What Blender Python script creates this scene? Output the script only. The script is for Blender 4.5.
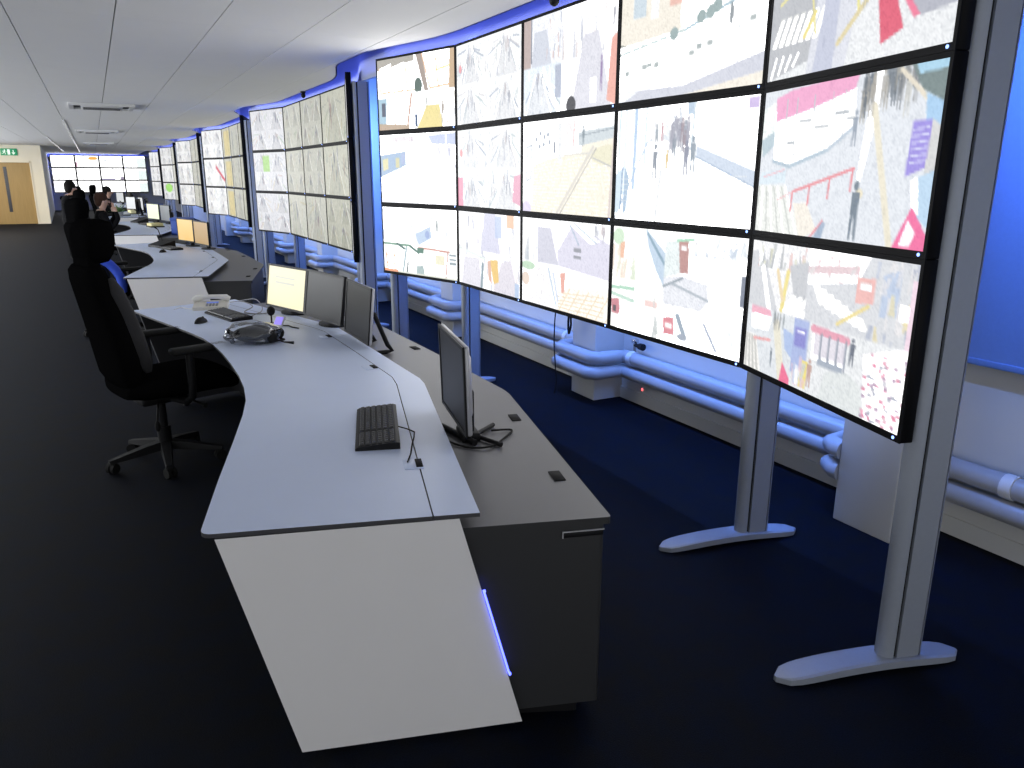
import bpy, bmesh, math, random
import numpy as np
from mathutils import Matrix, Vector

for o in list(bpy.data.objects):
    bpy.data.objects.remove(o, do_unlink=True)
SC = bpy.context.scene
COL = SC.collection
PI = math.pi

# ------------------------------------------------------------------ camera
CAM_H = 1.65
FPX, PITCH, HEAD, ROLL = 770.0, 0.2627, 0.4855, 0.004
fw = Vector((math.sin(HEAD)*math.cos(PITCH), math.cos(HEAD)*math.cos(PITCH), -math.sin(PITCH)))
rt = Vector((math.cos(HEAD), -math.sin(HEAD), 0))
up = rt.cross(fw)
rt2 = rt*math.cos(ROLL) + up*math.sin(ROLL)
up2 = up*math.cos(ROLL) - rt*math.sin(ROLL)
cam = bpy.data.cameras.new('camera')
cam.sensor_width = 36.0
cam.lens = FPX/1024*36.0
cam.clip_end = 200
camo = bpy.data.objects.new('camera', cam)
COL.objects.link(camo)
camo.matrix_world = Matrix(((rt2.x, up2.x, -fw.x, 0), (rt2.y, up2.y, -fw.y, 0), (rt2.z, up2.z, -fw.z, CAM_H), (0, 0, 0, 1)))
SC.camera = camo

# ------------------------------------------------------------------ world and exposure
WORLD_STRENGTH = 1.08
world = bpy.data.worlds.new('world')
SC.world = world
world.use_nodes = True
bg = world.node_tree.nodes['Background']
bg.inputs['Color'].default_value = (0.95, 0.97, 1.0, 1)
bg.inputs['Strength'].default_value = WORLD_STRENGTH
SC.view_settings.view_transform = 'Standard'
SC.view_settings.look = 'None'
SC.view_settings.exposure = 0.16
SC.view_settings.gamma = 1.0
SC.view_settings.use_curve_mapping = False
SC.cycles.use_denoising = True
SC.cycles.max_bounces = 6
SC.cycles.diffuse_bounces = 4

BLUE = (0.14, 0.20, 1.0)
WASH = (0.15, 0.32, 1.0)
SIDE_LIGHT_W = 55.0   # base watts of each unseen side light added to brighten the room
SCREEN_GAIN = 1.0
COVE_W = 6.5       # watts per blue LED strip in the ceiling cove of one array
WASH_W = 165.0      # watts per blue LED strip behind one array
PITCH_Y = 5.95
N_ARR = 6
YC = 4.0
ZB, RH, CW = 0.835, 0.5809, 1.0266
CEIL = 2.63
WALL_X = 3.45

# array front line, near end first (C5 ... C0), relative to array centre
YAW = 0.274
XF = 2.445
HL = 1.5*CW
ARR = [(XF-CW*math.sin(YAW), -HL-CW*math.cos(YAW)), (XF, -HL), (XF, -HL+CW), (XF, HL-CW), (XF, HL), (XF-CW*math.sin(YAW), HL+CW*math.cos(YAW))]

def area_light(name, loc, sx, sy, rot, watts, color):
    l = bpy.data.lights.new(name, 'AREA')
    l.shape = 'RECTANGLE'
    l.size, l.size_y = sx, sy
    l.energy = watts
    l.color = color
    o = bpy.data.objects.new(name, l)
    COL.objects.link(o)
    o.location = loc
    o.rotation_euler = rot
    return o

for k in range(N_ARR):
    yc = YC + k*PITCH_Y
    # blue LED strip on top of the screens, shining up into the ceiling cove
    area_light('cove_led_strip', (XF+0.075, yc, 2.585), 0.03, 2*HL, (PI, 0, 0), COVE_W*0.55, BLUE)
    for s in (-1, 1):
        cx, cy = XF-0.5*CW*math.sin(YAW)+0.075, yc + s*(HL+0.5*CW)
        area_light('cove_led_strip', (cx, cy, 2.585), 0.03, 1.3, (PI, 0, s*YAW), COVE_W*0.25, BLUE)
    area_light('cove_led_strip', (2.25, yc+PITCH_Y/2, 2.53), 0.03, 0.7, (PI, 0, 0), COVE_W*0.06, BLUE)
    # blue LED strip on the back of the screens, washing the wall behind
    area_light('wall_wash_led_strip', (XF+0.17, yc, 2.40), 0.05, 4.6, (0, -0.9, 0), WASH_W, WASH)
LEFT_X = -5.2
BAY_Y = [-2.9+2.975*i for i in range(11)]
for y in BAY_Y:
    area_light('added_side_light', (LEFT_X+0.02, y+1.4875, 1.62), 1.40, 2.7, (0, -PI/2, 0), SIDE_LIGHT_W*(0.1 if y < 5 else 2.0), (0.94, 0.97, 1.0))   # added lights: near ones dimmed, far ones raised to tune the ceiling
area_light('cove_led_strip', (0.4, 43.66, 2.585), 4.4, 0.03, (PI, 0, 0), COVE_W*2.5, BLUE)
area_light('wall_wash_led_strip', (-1.62, 43.2, 1.5), 0.05, 2.0, (PI/2, 0, PI/2), 6, BLUE)

# ------------------------------------------------------------------ materials
MATS = {}
def mat(name, color, rough=0.5, metal=0.0, var=0.0, scale=20.0, bump=0.0, emit=None, strength=0.0, spec=0.5, sheen=0.0, alpha=1.0, coat=0.0, trans=0.0):
    if name in MATS:
        return MATS[name]
    m = bpy.data.materials.new(name)
    m.use_nodes = True
    nt = m.node_tree
    b = nt.nodes['Principled BSDF']
    c = tuple(color)+(1,)
    b.inputs['Base Color'].default_value = c
    b.inputs['Roughness'].default_value = rough
    b.inputs['Metallic'].default_value = metal
    b.inputs['Specular IOR Level'].default_value = spec
    b.inputs['Sheen Weight'].default_value = sheen
    b.inputs['Coat Weight'].default_value = coat
    b.inputs['Transmission Weight'].default_value = trans
    b.inputs['Alpha'].default_value = alpha
    if var or bump:
        tc = nt.nodes.new('ShaderNodeTexCoord')
        no = nt.nodes.new('ShaderNodeTexNoise')
        no.inputs['Scale'].default_value = scale
        no.inputs['Detail'].default_value = 5
        nt.links.new(tc.outputs['Object'], no.inputs['Vector'])
        if var:
            mx = nt.nodes.new('ShaderNodeMix')
            mx.data_type = 'RGBA'
            mx.inputs[6].default_value = tuple(max(0, x*(1-var)) for x in color)+(1,)
            mx.inputs[7].default_value = tuple(x*(1+var) for x in color)+(1,)
            nt.links.new(no.outputs['Fac'], mx.inputs[0])
            nt.links.new(mx.outputs[2], b.inputs['Base Color'])
        if bump:
            bp = nt.nodes.new('ShaderNodeBump')
            bp.inputs['Strength'].default_value = bump
            bp.inputs['Distance'].default_value = 0.01
            nt.links.new(no.outputs['Fac'], bp.inputs['Height'])
            nt.links.new(bp.outputs['Normal'], b.inputs['Normal'])
    if emit:
        b.inputs['Emission Color'].default_value = tuple(emit)+(1,)
        b.inputs['Emission Strength'].default_value = strength
    MATS[name] = m
    return m

def carpet_material():
    m = bpy.data.materials.new('carpet')
    m.use_nodes = True
    nt = m.node_tree
    b = nt.nodes['Principled BSDF']
    tc = nt.nodes.new('ShaderNodeTexCoord')
    n1 = nt.nodes.new('ShaderNodeTexNoise'); n1.inputs['Scale'].default_value = 9; n1.inputs['Detail'].default_value = 6
    n2 = nt.nodes.new('ShaderNodeTexNoise'); n2.inputs['Scale'].default_value = 220; n2.inputs['Detail'].default_value = 3
    nt.links.new(tc.outputs['Object'], n1.inputs['Vector'])
    nt.links.new(tc.outputs['Object'], n2.inputs['Vector'])
    r1 = nt.nodes.new('ShaderNodeValToRGB')
    r1.color_ramp.elements[0].position = 0.35; r1.color_ramp.elements[0].color = (0.0030, 0.0055, 0.0135, 1)
    r1.color_ramp.elements[1].position = 0.65; r1.color_ramp.elements[1].color = (0.0055, 0.0060, 0.0080, 1)
    nt.links.new(n1.outputs['Fac'], r1.inputs[0])
    r2 = nt.nodes.new('ShaderNodeValToRGB')
    r2.color_ramp.elements[0].position = 0.3; r2.color_ramp.elements[0].color = (0.5, 0.5, 0.5, 1)
    r2.color_ramp.elements[1].position = 0.7; r2.color_ramp.elements[1].color = (1.35, 1.35, 1.35, 1)
    nt.links.new(n2.outputs['Fac'], r2.inputs[0])
    mx = nt.nodes.new('ShaderNodeMix'); mx.data_type = 'RGBA'; mx.blend_type = 'MULTIPLY'
    mx.inputs[0].default_value = 1.0
    nt.links.new(r1.outputs[0], mx.inputs[6]); nt.links.new(r2.outputs[0], mx.inputs[7])
    nt.links.new(mx.outputs[2], b.inputs['Base Color'])
    b.inputs['Roughness'].default_value = 0.7
    b.inputs['Specular IOR Level'].default_value = 0.10
    b.inputs['IOR'].default_value = 1.35
    bp = nt.nodes.new('ShaderNodeBump'); bp.inputs['Strength'].default_value = 0.4; bp.inputs['Distance'].default_value = 0.004
    nt.links.new(n2.outputs['Fac'], bp.inputs['Height'])
    nt.links.new(bp.outputs['Normal'], b.inputs['Normal'])
    return m

def screen_material():
    m = bpy.data.materials.new('lit_screen')
    m.use_nodes = True
    nt = m.node_tree
    b = nt.nodes['Principled BSDF']
    at = nt.nodes.new('ShaderNodeAttribute'); at.attribute_name = 'picture'
    nt.links.new(at.outputs['Color'], b.inputs['Emission Color'])
    b.inputs['Emission Strength'].default_value = SCREEN_GAIN
    b.inputs['Base Color'].default_value = (0.01, 0.01, 0.01, 1)
    b.inputs['Roughness'].default_value = 0.4
    b.inputs['Specular IOR Level'].default_value = 0.15
    return m

CARPET = carpet_material()
SCREEN = screen_material()
M_CEIL = mat('ceiling_panel_white', (0.87, 0.87, 0.87), 0.75, var=0.02, scale=3)
M_GAP = mat('ceiling_void_grey', (0.10, 0.10, 0.11), 0.9)
M_WALL = mat('wall_paint', (0.66, 0.66, 0.64), 0.7, var=0.03, scale=4)
M_CREAM = mat('cream_paint', (0.78, 0.72, 0.58), 0.7, var=0.03, scale=4)
M_COVE = mat('cove_paint', (0.36, 0.40, 0.55), 0.7)
M_BEZEL = mat('black_bezel', (0.005, 0.005, 0.006), 0.55, spec=0.10)
M_ALU = mat('brushed_aluminium', (0.31, 0.34, 0.40), 0.5, 0.25, var=0.04, scale=60)
M_BLK = mat('black_plastic', (0.009, 0.009, 0.010), 0.5, spec=0.18, var=0.1, scale=60)
M_RUB = mat('black_rubber', (0.010, 0.010, 0.010), 0.8, spec=0.2)
M_FAB = mat('black_upholstery', (0.0035, 0.0035, 0.0037), 0.7, var=0.15, scale=120, bump=0.15, spec=0.0)
M_FAB.node_tree.nodes['Principled BSDF'].inputs['IOR'].default_value = 1.22
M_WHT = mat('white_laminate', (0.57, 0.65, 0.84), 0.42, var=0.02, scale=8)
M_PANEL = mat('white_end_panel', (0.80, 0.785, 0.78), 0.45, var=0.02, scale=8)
M_EDGE = mat('dark_edge_band', (0.045, 0.045, 0.05), 0.5)
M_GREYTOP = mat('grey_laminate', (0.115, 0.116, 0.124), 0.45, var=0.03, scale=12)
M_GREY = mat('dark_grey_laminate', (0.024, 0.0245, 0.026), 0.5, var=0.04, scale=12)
M_LED = mat('blue_led_diffuser', (0.2, 0.2, 0.9), 0.4, emit=(0.09, 0.12, 1.0), strength=4.0)
M_DOT = mat('blue_indicator', (0.1, 0.2, 0.9), 0.3, emit=(0.25, 0.4, 1.0), strength=2.5)
M_REDDOT = mat('red_indicator', (0.9, 0.1, 0.1), 0.3, emit=(1.0, 0.12, 0.12), strength=2.0)
M_PIPE = mat('grey_pipe_paint', (0.42, 0.43, 0.46), 0.35, var=0.03, scale=9)
M_FAB_SHEEN = mat('upholstery_sheen', (0.03, 0.03, 0.032), 0.6, var=0.15, scale=120, bump=0.15, spec=0.1)  # upholstery lightened for the bolsters: screen light on them, put into colour
M_BLIND = mat('blue_blind_fabric', (0.20, 0.33, 0.66), 0.8, var=0.06, scale=80)
M_WOOD = None
M_SILVER = mat('silver_plastic', (0.42, 0.42, 0.44), 0.35, 0.3)
M_OFFSCR = mat('dark_glass_screen', (0.012, 0.012, 0.013), 0.35, spec=0.11)
M_STEEL = mat('chrome', (0.7, 0.7, 0.72), 0.2, 1.0)

# ------------------------------------------------------------------ mesh helpers
class MB:
    def __init__(self):
        self.v = []; self.f = []; self.m = []; self.s = []
    def add(self, vs, fs, mi=0, smooth=False):
        n = len(self.v)
        self.v += [tuple(p) for p in vs]
        for f in fs:
            self.f.append(tuple(i+n for i in f)); self.m.append(mi); self.s.append(smooth)
        return self
    def box(self, x0, x1, y0, y1, z0, z1, mi=0, M=None):
        vs = [Vector((x, y, z)) for z in (z0, z1) for y in (y0, y1) for x in (x0, x1)]
        if M is not None: vs = [M @ p for p in vs]
        return self.add(vs, [(0, 2, 3, 1), (4, 5, 7, 6), (0, 1, 5, 4), (2, 6, 7, 3), (0, 4, 6, 2), (1, 3, 7, 5)], mi)
    def prism(self, pts, z0, z1, mi_top=0, mi_side=0, mi_bot=None, M=None):
        # pts counter-clockwise from above
        a = sum(pts[i][0]*pts[(i+1) % len(pts)][1]-pts[(i+1) % len(pts)][0]*pts[i][1] for i in range(len(pts)))
        if a < 0: pts = pts[::-1]
        n = len(pts)
        vs = [Vector((p[0], p[1], z0)) for p in pts]+[Vector((p[0], p[1], z1)) for p in pts]
        if M is not None: vs = [M @ p for p in vs]
        self.add(vs, [tuple(range(n, 2*n))], mi_top)
        self.add(vs, [tuple(range(n-1, -1, -1))], mi_side if mi_bot is None else mi_bot)
        self.add(vs, [(i, (i+1) % n, n+(i+1) % n, n+i) for i in range(n)], mi_side)
        return self
    def loft(self, secs, mi=0, smooth=True, caps=True, closed=True):
        n = len(secs[0]); vs = [p for s in secs for p in s]; fs = []
        for k in range(len(secs)-1):
            for i in range(n if closed else n-1):
                j = (i+1) % n
                fs.append((k*n+i, k*n+j, (k+1)*n+j, (k+1)*n+i))
        if caps:
            fs.append(tuple(range(n-1, -1, -1))); fs.append(tuple(range((len(secs)-1)*n, len(secs)*n)))
        return self.add(vs, fs, mi, smooth)
    def tube(self, pts, r, n=8, mi=0, caps=True):
        pts = [Vector(p) for p in pts]
        rs = r if isinstance(r, (list, tuple)) else [r]*len(pts)
        secs = []
        prev = None
        for i, p in enumerate(pts):
            t = (pts[min(i+1, len(pts)-1)]-pts[max(i-1, 0)]).normalized()
            if prev is None:
                a = Vector((0, 0, 1)) if abs(t.z) < 0.9 else Vector((1, 0, 0))
                prev = t.cross(a).normalized()
            u_ = (prev-t*prev.dot(t)).normalized(); prev = u_
            w_ = t.cross(u_)
            secs.append([p+(u_*math.cos(2*PI*k/n)+w_*math.sin(2*PI*k/n))*rs[i] for k in range(n)])
        return self.loft(secs, mi, True, caps)
    def cyl(self, c, r, h, n=16, mi=0, axis='z', r2=None):
        c = Vector(c); d = {'x': Vector((1, 0, 0)), 'y': Vector((0, 1, 0)), 'z': Vector((0, 0, 1))}[axis]
        a = Vector((0, 1, 0)) if axis == 'x' else (Vector((0, 0, 1)) if axis == 'y' else Vector((1, 0, 0)))
        b = d.cross(a)
        r2 = r if r2 is None else r2
        s = lambda p, q: [p+(a*math.cos(2*PI*k/n)+b*math.sin(2*PI*k/n))*q for k in range(n)]
        return self.loft([s(c, r), s(c+d*h, r2)], mi, True, True)
    def ell(self, c, rx, ry, rz, n=14, m=9, mi=0, M=None):
        secs = []
        for k in range(m+1):
            th = PI*k/m
            rr = max(math.sin(th), 0.02)
            sec = [Vector((c[0]+rx*rr*math.cos(2*PI*i/n), c[1]+ry*rr*math.sin(2*PI*i/n), c[2]-rz*math.cos(th))) for i in range(n)]
            if M is not None: sec = [M @ p for p in sec]
            secs.append(sec)
        return self.loft(secs, mi)
    def rbox(self, x0, x1, y0, y1, z0, z1, b=0.01, mi=0, seg=2, M=None):
        bm = bmesh.new()
        bmesh.ops.create_cube(bm, size=1)
        for v in bm.verts:
            v.co = Vector(((x0+x1)/2+v.co.x*(x1-x0), (y0+y1)/2+v.co.y*(y1-y0), (z0+z1)/2+v.co.z*(z1-z0)))
        bmesh.ops.bevel(bm, geom=bm.edges[:], offset=b, segments=seg, affect='EDGES', profile=0.5)
        bm.verts.index_update()
        vs = [(M @ v.co) if M is not None else v.co.copy() for v in bm.verts]
        fs = [tuple(v.index for v in f.verts) for f in bm.faces]
        bm.free()
        return self.add(vs, fs, mi, True)
    def mesh(self, name, mats):
        me = bpy.data.meshes.new(name)
        me.from_pydata(self.v, [], self.f)
        for m in (mats if isinstance(mats, (list, tuple)) else [mats]): me.materials.append(m)
        me.polygons.foreach_set('material_index', self.m)
        me.polygons.foreach_set('use_smooth', self.s)
        me.update()
        if any(self.s):
            try: me.set_sharp_from_angle(angle=math.radians(50))
            except Exception: pass
        return me
    def build(self, name, mats, parent=None, **kw):
        return link(name, self.mesh(name, mats), parent, **kw)

def link(name, me, parent=None, label=None, cat=None, group=None, kind=None, loc=None, rz=0.0):
    o = bpy.data.objects.new(name, me)
    COL.objects.link(o)
    if parent is not None: o.parent = parent
    if loc is not None: o.location = loc
    if rz: o.rotation_euler = (0, 0, rz)
    return tag(o, label, cat, group, kind)

def tag(o, label=None, cat=None, group=None, kind=None):
    if label: o['label'] = label
    if cat: o['category'] = cat
    if group: o['group'] = group
    if kind: o['kind'] = kind
    return o

def thing(name, label, cat, loc=(0, 0, 0), rz=0.0, group=None):
    return link(name, None, None, label, cat, group, None, loc, rz)

def superloop(c, ax, ay, a, b, n=20, e=3.0):
    out = []
    for k in range(n):
        t = 2*PI*k/n
        ct, st = math.cos(t), math.sin(t)
        x = math.copysign(abs(ct)**(2/e), ct)*a; y = math.copysign(abs(st)**(2/e), st)*b
        out.append(Vector(c)+Vector(ax)*x+Vector(ay)*y)
    return out

def copy_tree(root, label=None, group=None, loc=None, rz=None):
    c = root.copy(); COL.objects.link(c)
    for ch in root.children:
        d = ch.copy(); COL.objects.link(d); d.parent = c
        for g in ch.children:
            e = g.copy(); COL.objects.link(e); e.parent = d
    if label: c['label'] = label
    if group: c['group'] = group
    if loc is not None: c.location = loc
    if rz is not None: c.rotation_euler = (0, 0, rz)
    return c

ORD = ['first', 'second', 'third', 'fourth', 'fifth', 'sixth']

# ------------------------------------------------------------------ structure: floor, ceiling, walls
FY0, FY1 = -3.0, 44.2
MB().box(-6.5, WALL_X+0.2, FY0, FY1, -0.1, 0).build('floor', CARPET, kind='structure')

def edge_x(y):
    # front line of the ceiling edge, a hand's breadth in front of the screens
    k = round((y-YC)/PITCH_Y); k = max(0, min(N_ARR-1, k))
    t = abs(y-YC-k*PITCH_Y)
    off = 0.075
    if t < HL-0.35: x = XF
    elif t < HL+0.35:
        s = (t-HL+0.35)/0.7
        x = XF-math.tan(YAW)*0.35*s*s
    elif t < HL+CW*math.cos(YAW): x = XF-math.tan(YAW)*(t-HL)
    else: x = XF-math.tan(YAW)*CW*math.cos(YAW)
    return x-off

ceil = MB().box(-6.6, WALL_X+0.2, FY0, FY1, 3.02, 3.1).build('ceiling', M_GAP, kind='structure')
xs = [-0.357+0.6*i for i in range(-8, 5)]
LP = 2.975
cache = {}
for j in range(16):
    y0 = -3.0+LP*j; y1 = min(y0+LP, FY1-0.1)
    for i in range(len(xs)):
        x0 = xs[i]; x1 = x0+0.6
        if x0 > 2.0: x1 = 9
        g = 0.004
        if x0 > 2.3: continue
        if x1 < 2.06:
            key = (round(x1-x0, 3), round(y1-y0, 3))
            if key not in cache:
                cache[key] = MB().box(g, x1-x0-g, 0.002, y1-y0-0.002, 0, 0.025).mesh('panel', M_CEIL)
            link('ceiling_panel', cache[key], ceil, loc=(x0, y0, CEIL))
        else:
            n = 14
            ys = [y0+0.002+(y1-y0-0.004)*q/n for q in range(n+1)]
            # far end of the room has a straight edge in front of the far screens
            lim = [edge_x(y) for y in ys]
            MB().prism([(x0+g, ys[0])]+[(lim[q], ys[q]) for q in range(n+1)]+[(x0+g, ys[-1])], CEIL, CEIL+0.025).build('ceiling_panel', M_CEIL, ceil)
# backing just above the panel joints
MB().box(-6.5, 2.0, FY0, 43.3, CEIL+0.027, CEIL+0.035).build('panel_carrier', M_GAP, ceil)
# pale strips on two far ceiling seams: reflected screen light put into colour
M_SEAM_GLINT = mat('seam_glint_white', (0.9, 0.9, 0.9), 0.25)
for x, a, b in ((-0.357, 17, 40), (-0.957, 25, 40)):
    MB().box(x-0.02, x+0.02, a, b, CEIL-0.008, CEIL).build('seam_glint_strip', M_SEAM_GLINT, ceil)

# cove behind and above the screens
cb = MB()
ys = [0.9+0.175*i for i in range(int((38.2-0.9)/0.175)+1)]
def back_line(y): return edge_x(y)+0.075+0.14
secs = []
for y in ys:
    xb = back_line(y); xe = edge_x(y)
    secs.append([Vector((xb, y, 2.50)), Vector((xb, y, 2.97)), Vector((xe, y, 2.97)), Vector((xe, y, CEIL+0.0)), Vector((xe-0.012, y, CEIL)), Vector((xe-0.012, y, 2.99)), Vector((xb+0.02, y, 2.99)), Vector((xb+0.02, y, 2.50))])
cb.loft(secs, 0, False)
cb.build('trim_1', M_COVE, kind='structure')
MB().box(-1.8, 2.6, 43.78, 43.82, 2.5, 2.97).box(-1.8, 2.6, 43.40, 43.42, CEIL, 2.97).box(-1.8, 2.6, 43.4, 43.8, 2.97, 2.99).build('trim_2', M_COVE, kind='structure')

# right wall with pilasters
wr = MB().box(WALL_X, WALL_X+0.15, FY0, FY1, 0, 3.02).build('wall_right', M_WALL, kind='structure')
PIL = [2.19+2.68*k for k in range(0, 9)]
for k, y in enumerate(PIL):
    if k == 0:
        MB().rbox(3.09, WALL_X+0.01, 2.08, 2.40, 0.0, 2.9, 0.006).build('pilaster', M_WALL, wr)
    else:
        p = MB().rbox(3.19, WALL_X+0.01, y-0.16, y+0.16, 0.0, 2.9, 0.006).build('pilaster', M_WALL, wr)
MB().box(WALL_X-0.012, WALL_X, FY0, FY1, 0.0, 0.09).build('baseboard_right', M_WALL, kind='structure')
MB().box(-1.9, WALL_X+0.15, FY1-0.15, FY1, 0, 3.02).build('wall_far', M_WALL, kind='structure')
lw = MB().box(LEFT_X-0.15, LEFT_X, FY0, 32, 0, 0.9).box(LEFT_X-0.15, LEFT_X, FY0, 32, 2.34, 3.02).build('wall_left', M_WALL, kind='structure')
for y in BAY_Y+[BAY_Y[-1]+2.975]:
    MB().box(LEFT_X-0.12, LEFT_X-0.02, y-0.09, y+0.09, 0.9, 2.34).build('added_mullion', M_WALL, lw)  # unseen window openings, added to go with the side lights
# wall with the door and its return
wl = MB()
DW0, DW1 = -4.0, -1.82
wl.box(DW1, -1.47, 32.0, 32.15, 0, CEIL).box(-6.5, DW0, 32.0, 32.15, 0, CEIL).box(DW0, DW1, 32.0, 32.15, 2.1, CEIL)
wl.build('wall_door', M_CREAM, kind='structure')
MB().prism([(-1.47, 32.0), (-1.47, 32.15), (-1.78, FY1-0.15), (-1.93, FY1-0.15), (-1.62, 32.15)], 0, 2.99).build('wall_return', M_WALL, kind='structure')

def wood_material():
    m = bpy.data.materials.new('oak_veneer')
    m.use_nodes = True
    nt = m.node_tree; b = nt.nodes['Principled BSDF']
    tc = nt.nodes.new('ShaderNodeTexCoord'); mp = nt.nodes.new('ShaderNodeMapping')
    mp.inputs['Scale'].default_value = (14, 14, 0.8)
    no = nt.nodes.new('ShaderNodeTexNoise'); no.inputs['Scale'].default_value = 3; no.inputs['Detail'].default_value = 6
    r = nt.nodes.new('ShaderNodeValToRGB')
    r.color_ramp.elements[0].color = (0.26, 0.16, 0.045, 1); r.color_ramp.elements[1].color = (0.40, 0.26, 0.085, 1)
    nt.links.new(tc.outputs['Object'], mp.inputs[0]); nt.links.new(mp.outputs[0], no.inputs['Vector'])
    nt.links.new(no.outputs['Fac'], r.inputs[0]); nt.links.new(r.outputs[0], b.inputs['Base Color'])
    b.inputs['Roughness'].default_value = 0.45
    return m
M_WOOD = wood_material()
d1 = link('door_1', None, kind='structure', loc=(0, 0, 0))
MB().box(-2.995, DW1-0.04, 32.03, 32.07, 0.01, 2.06).build('door_leaf', M_WOOD, d1)
MB().box(DW0+0.04, -3.005, 32.03, 32.07, 0.01, 2.06).build('door_leaf', M_WOOD, d1)
MB().box(DW1-0.04, DW1, 31.98, 32.12, 0, 2.1).box(DW0, DW0+0.04, 31.98, 32.12, 0, 2.1).box(DW0, DW1, 31.98, 32.12, 2.06, 2.1).build('door_frame', M_CREAM, d1)
for x in (-2.60, -3.4):
    MB().box(x-0.05, x+0.05, 32.02, 32.03, 0.42, 1.92).build('vision_panel', mat('dark_vision_glass', (0.03, 0.03, 0.035), 0.2), d1)

# lamp lighting the door area
def downlight(x, y, label, watts):
    t = thing('ceiling_lamp', label, 'lamp', (x, y, CEIL))
    MB().cyl((0, 0, -0.05), 0.20, 0.05, 24, r2=0.22).build('housing', M_CEIL, t)
    MB().cyl((0, 0, -0.06), 0.17, 0.01, 24).build('diffuser', mat('warm_diffuser', (0.9, 0.85, 0.7), 0.5, emit=(1.0, 0.86, 0.58), strength=6.0), t)
    l = bpy.data.lights.new('ceiling_lamp_light', 'AREA'); l.shape = 'DISK'; l.size = 0.34; l.energy = watts; l.color = (1.0, 0.84, 0.58)
    lo = bpy.data.objects.new('ceiling_lamp_light', l); COL.objects.link(lo); lo.parent = t; lo.location = (0, 0, -0.065)
downlight(-2.9, 29.6, 'round warm ceiling lamp in front of the wooden door', 55)

# exit sign above the door
ex = thing('exit_sign', 'green running man exit sign on the wall above the wooden door', 'sign', (-2.40, 31.985, 2.40))
MB().rbox(-0.24, 0.24, -0.02, 0.012, -0.11, 0.11, 0.006).build('sign_plate', mat('exit_green', (0.02, 0.28, 0.12), 0.5, emit=(0.02, 0.30, 0.12), strength=0.25), ex)
M_SIGNW = mat('exit_white', (0.9, 0.95, 0.9), 0.5, emit=(0.85, 1.0, 0.88), strength=0.3)
pic = MB()
def strip(m, p, q, w, y=-0.0225):
    p = Vector((p[0], 0, p[1])); q = Vector((q[0], 0, q[1])); d = (q-p).normalized(); nrm = Vector((-d.z, 0, d.x))*w/2
    vs = [p+nrm, p-nrm, q-nrm, q+nrm]
    vs = [Vector((a.x, y, a.z)) for a in vs]+[Vector((a.x, y+0.004, a.z)) for a in vs]
    m.add(vs, [(0, 1, 2, 3), (7, 6, 5, 4), (0, 4, 5, 1), (1, 5, 6, 2), (2, 6, 7, 3), (3, 7, 4, 0)])
man = MB()
man.cyl((-0.115, -0.0205, 0.065), 0.018, -0.003, 12, axis='y')
for a in (((-0.12, 0.045), (-0.14, -0.01), 0.03), ((-0.14, -0.01), (-0.10, -0.035), 0.016), ((-0.10, -0.035), (-0.11, -0.08), 0.014), ((-0.14, -0.01), (-0.165, -0.045), 0.016), ((-0.165, -0.045), (-0.205, -0.05), 0.014), ((-0.115, 0.04), (-0.08, 0.015), 0.012), ((-0.08, 0.015), (-0.055, 0.03), 0.011), ((-0.125, 0.04), (-0.165, 0.035), 0.012), ((-0.165, 0.035), (-0.175, 0.005), 0.011)):
    strip(man, *a)
man.build('running_man', M_SIGNW, ex)
dr = MB(); strip(dr, (-0.005, -0.085), (-0.005, 0.085), 0.075); dr.build('doorway', M_SIGNW, ex)
ar = MB(); strip(ar, (0.13, 0.07), (0.13, -0.03), 0.024); strip(ar, (0.085, -0.01), (0.135, -0.075), 0.022); strip(ar, (0.175, -0.01), (0.125, -0.075), 0.022)
ar.build('arrow', M_SIGNW, ex)

# ------------------------------------------------------------------ pictures on the displays
def s2l(c):
    c = np.clip(c, 0, 2)
    return np.where(c <= 0.04045, c/12.92, ((c+0.055)/1.055)**2.4)

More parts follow.
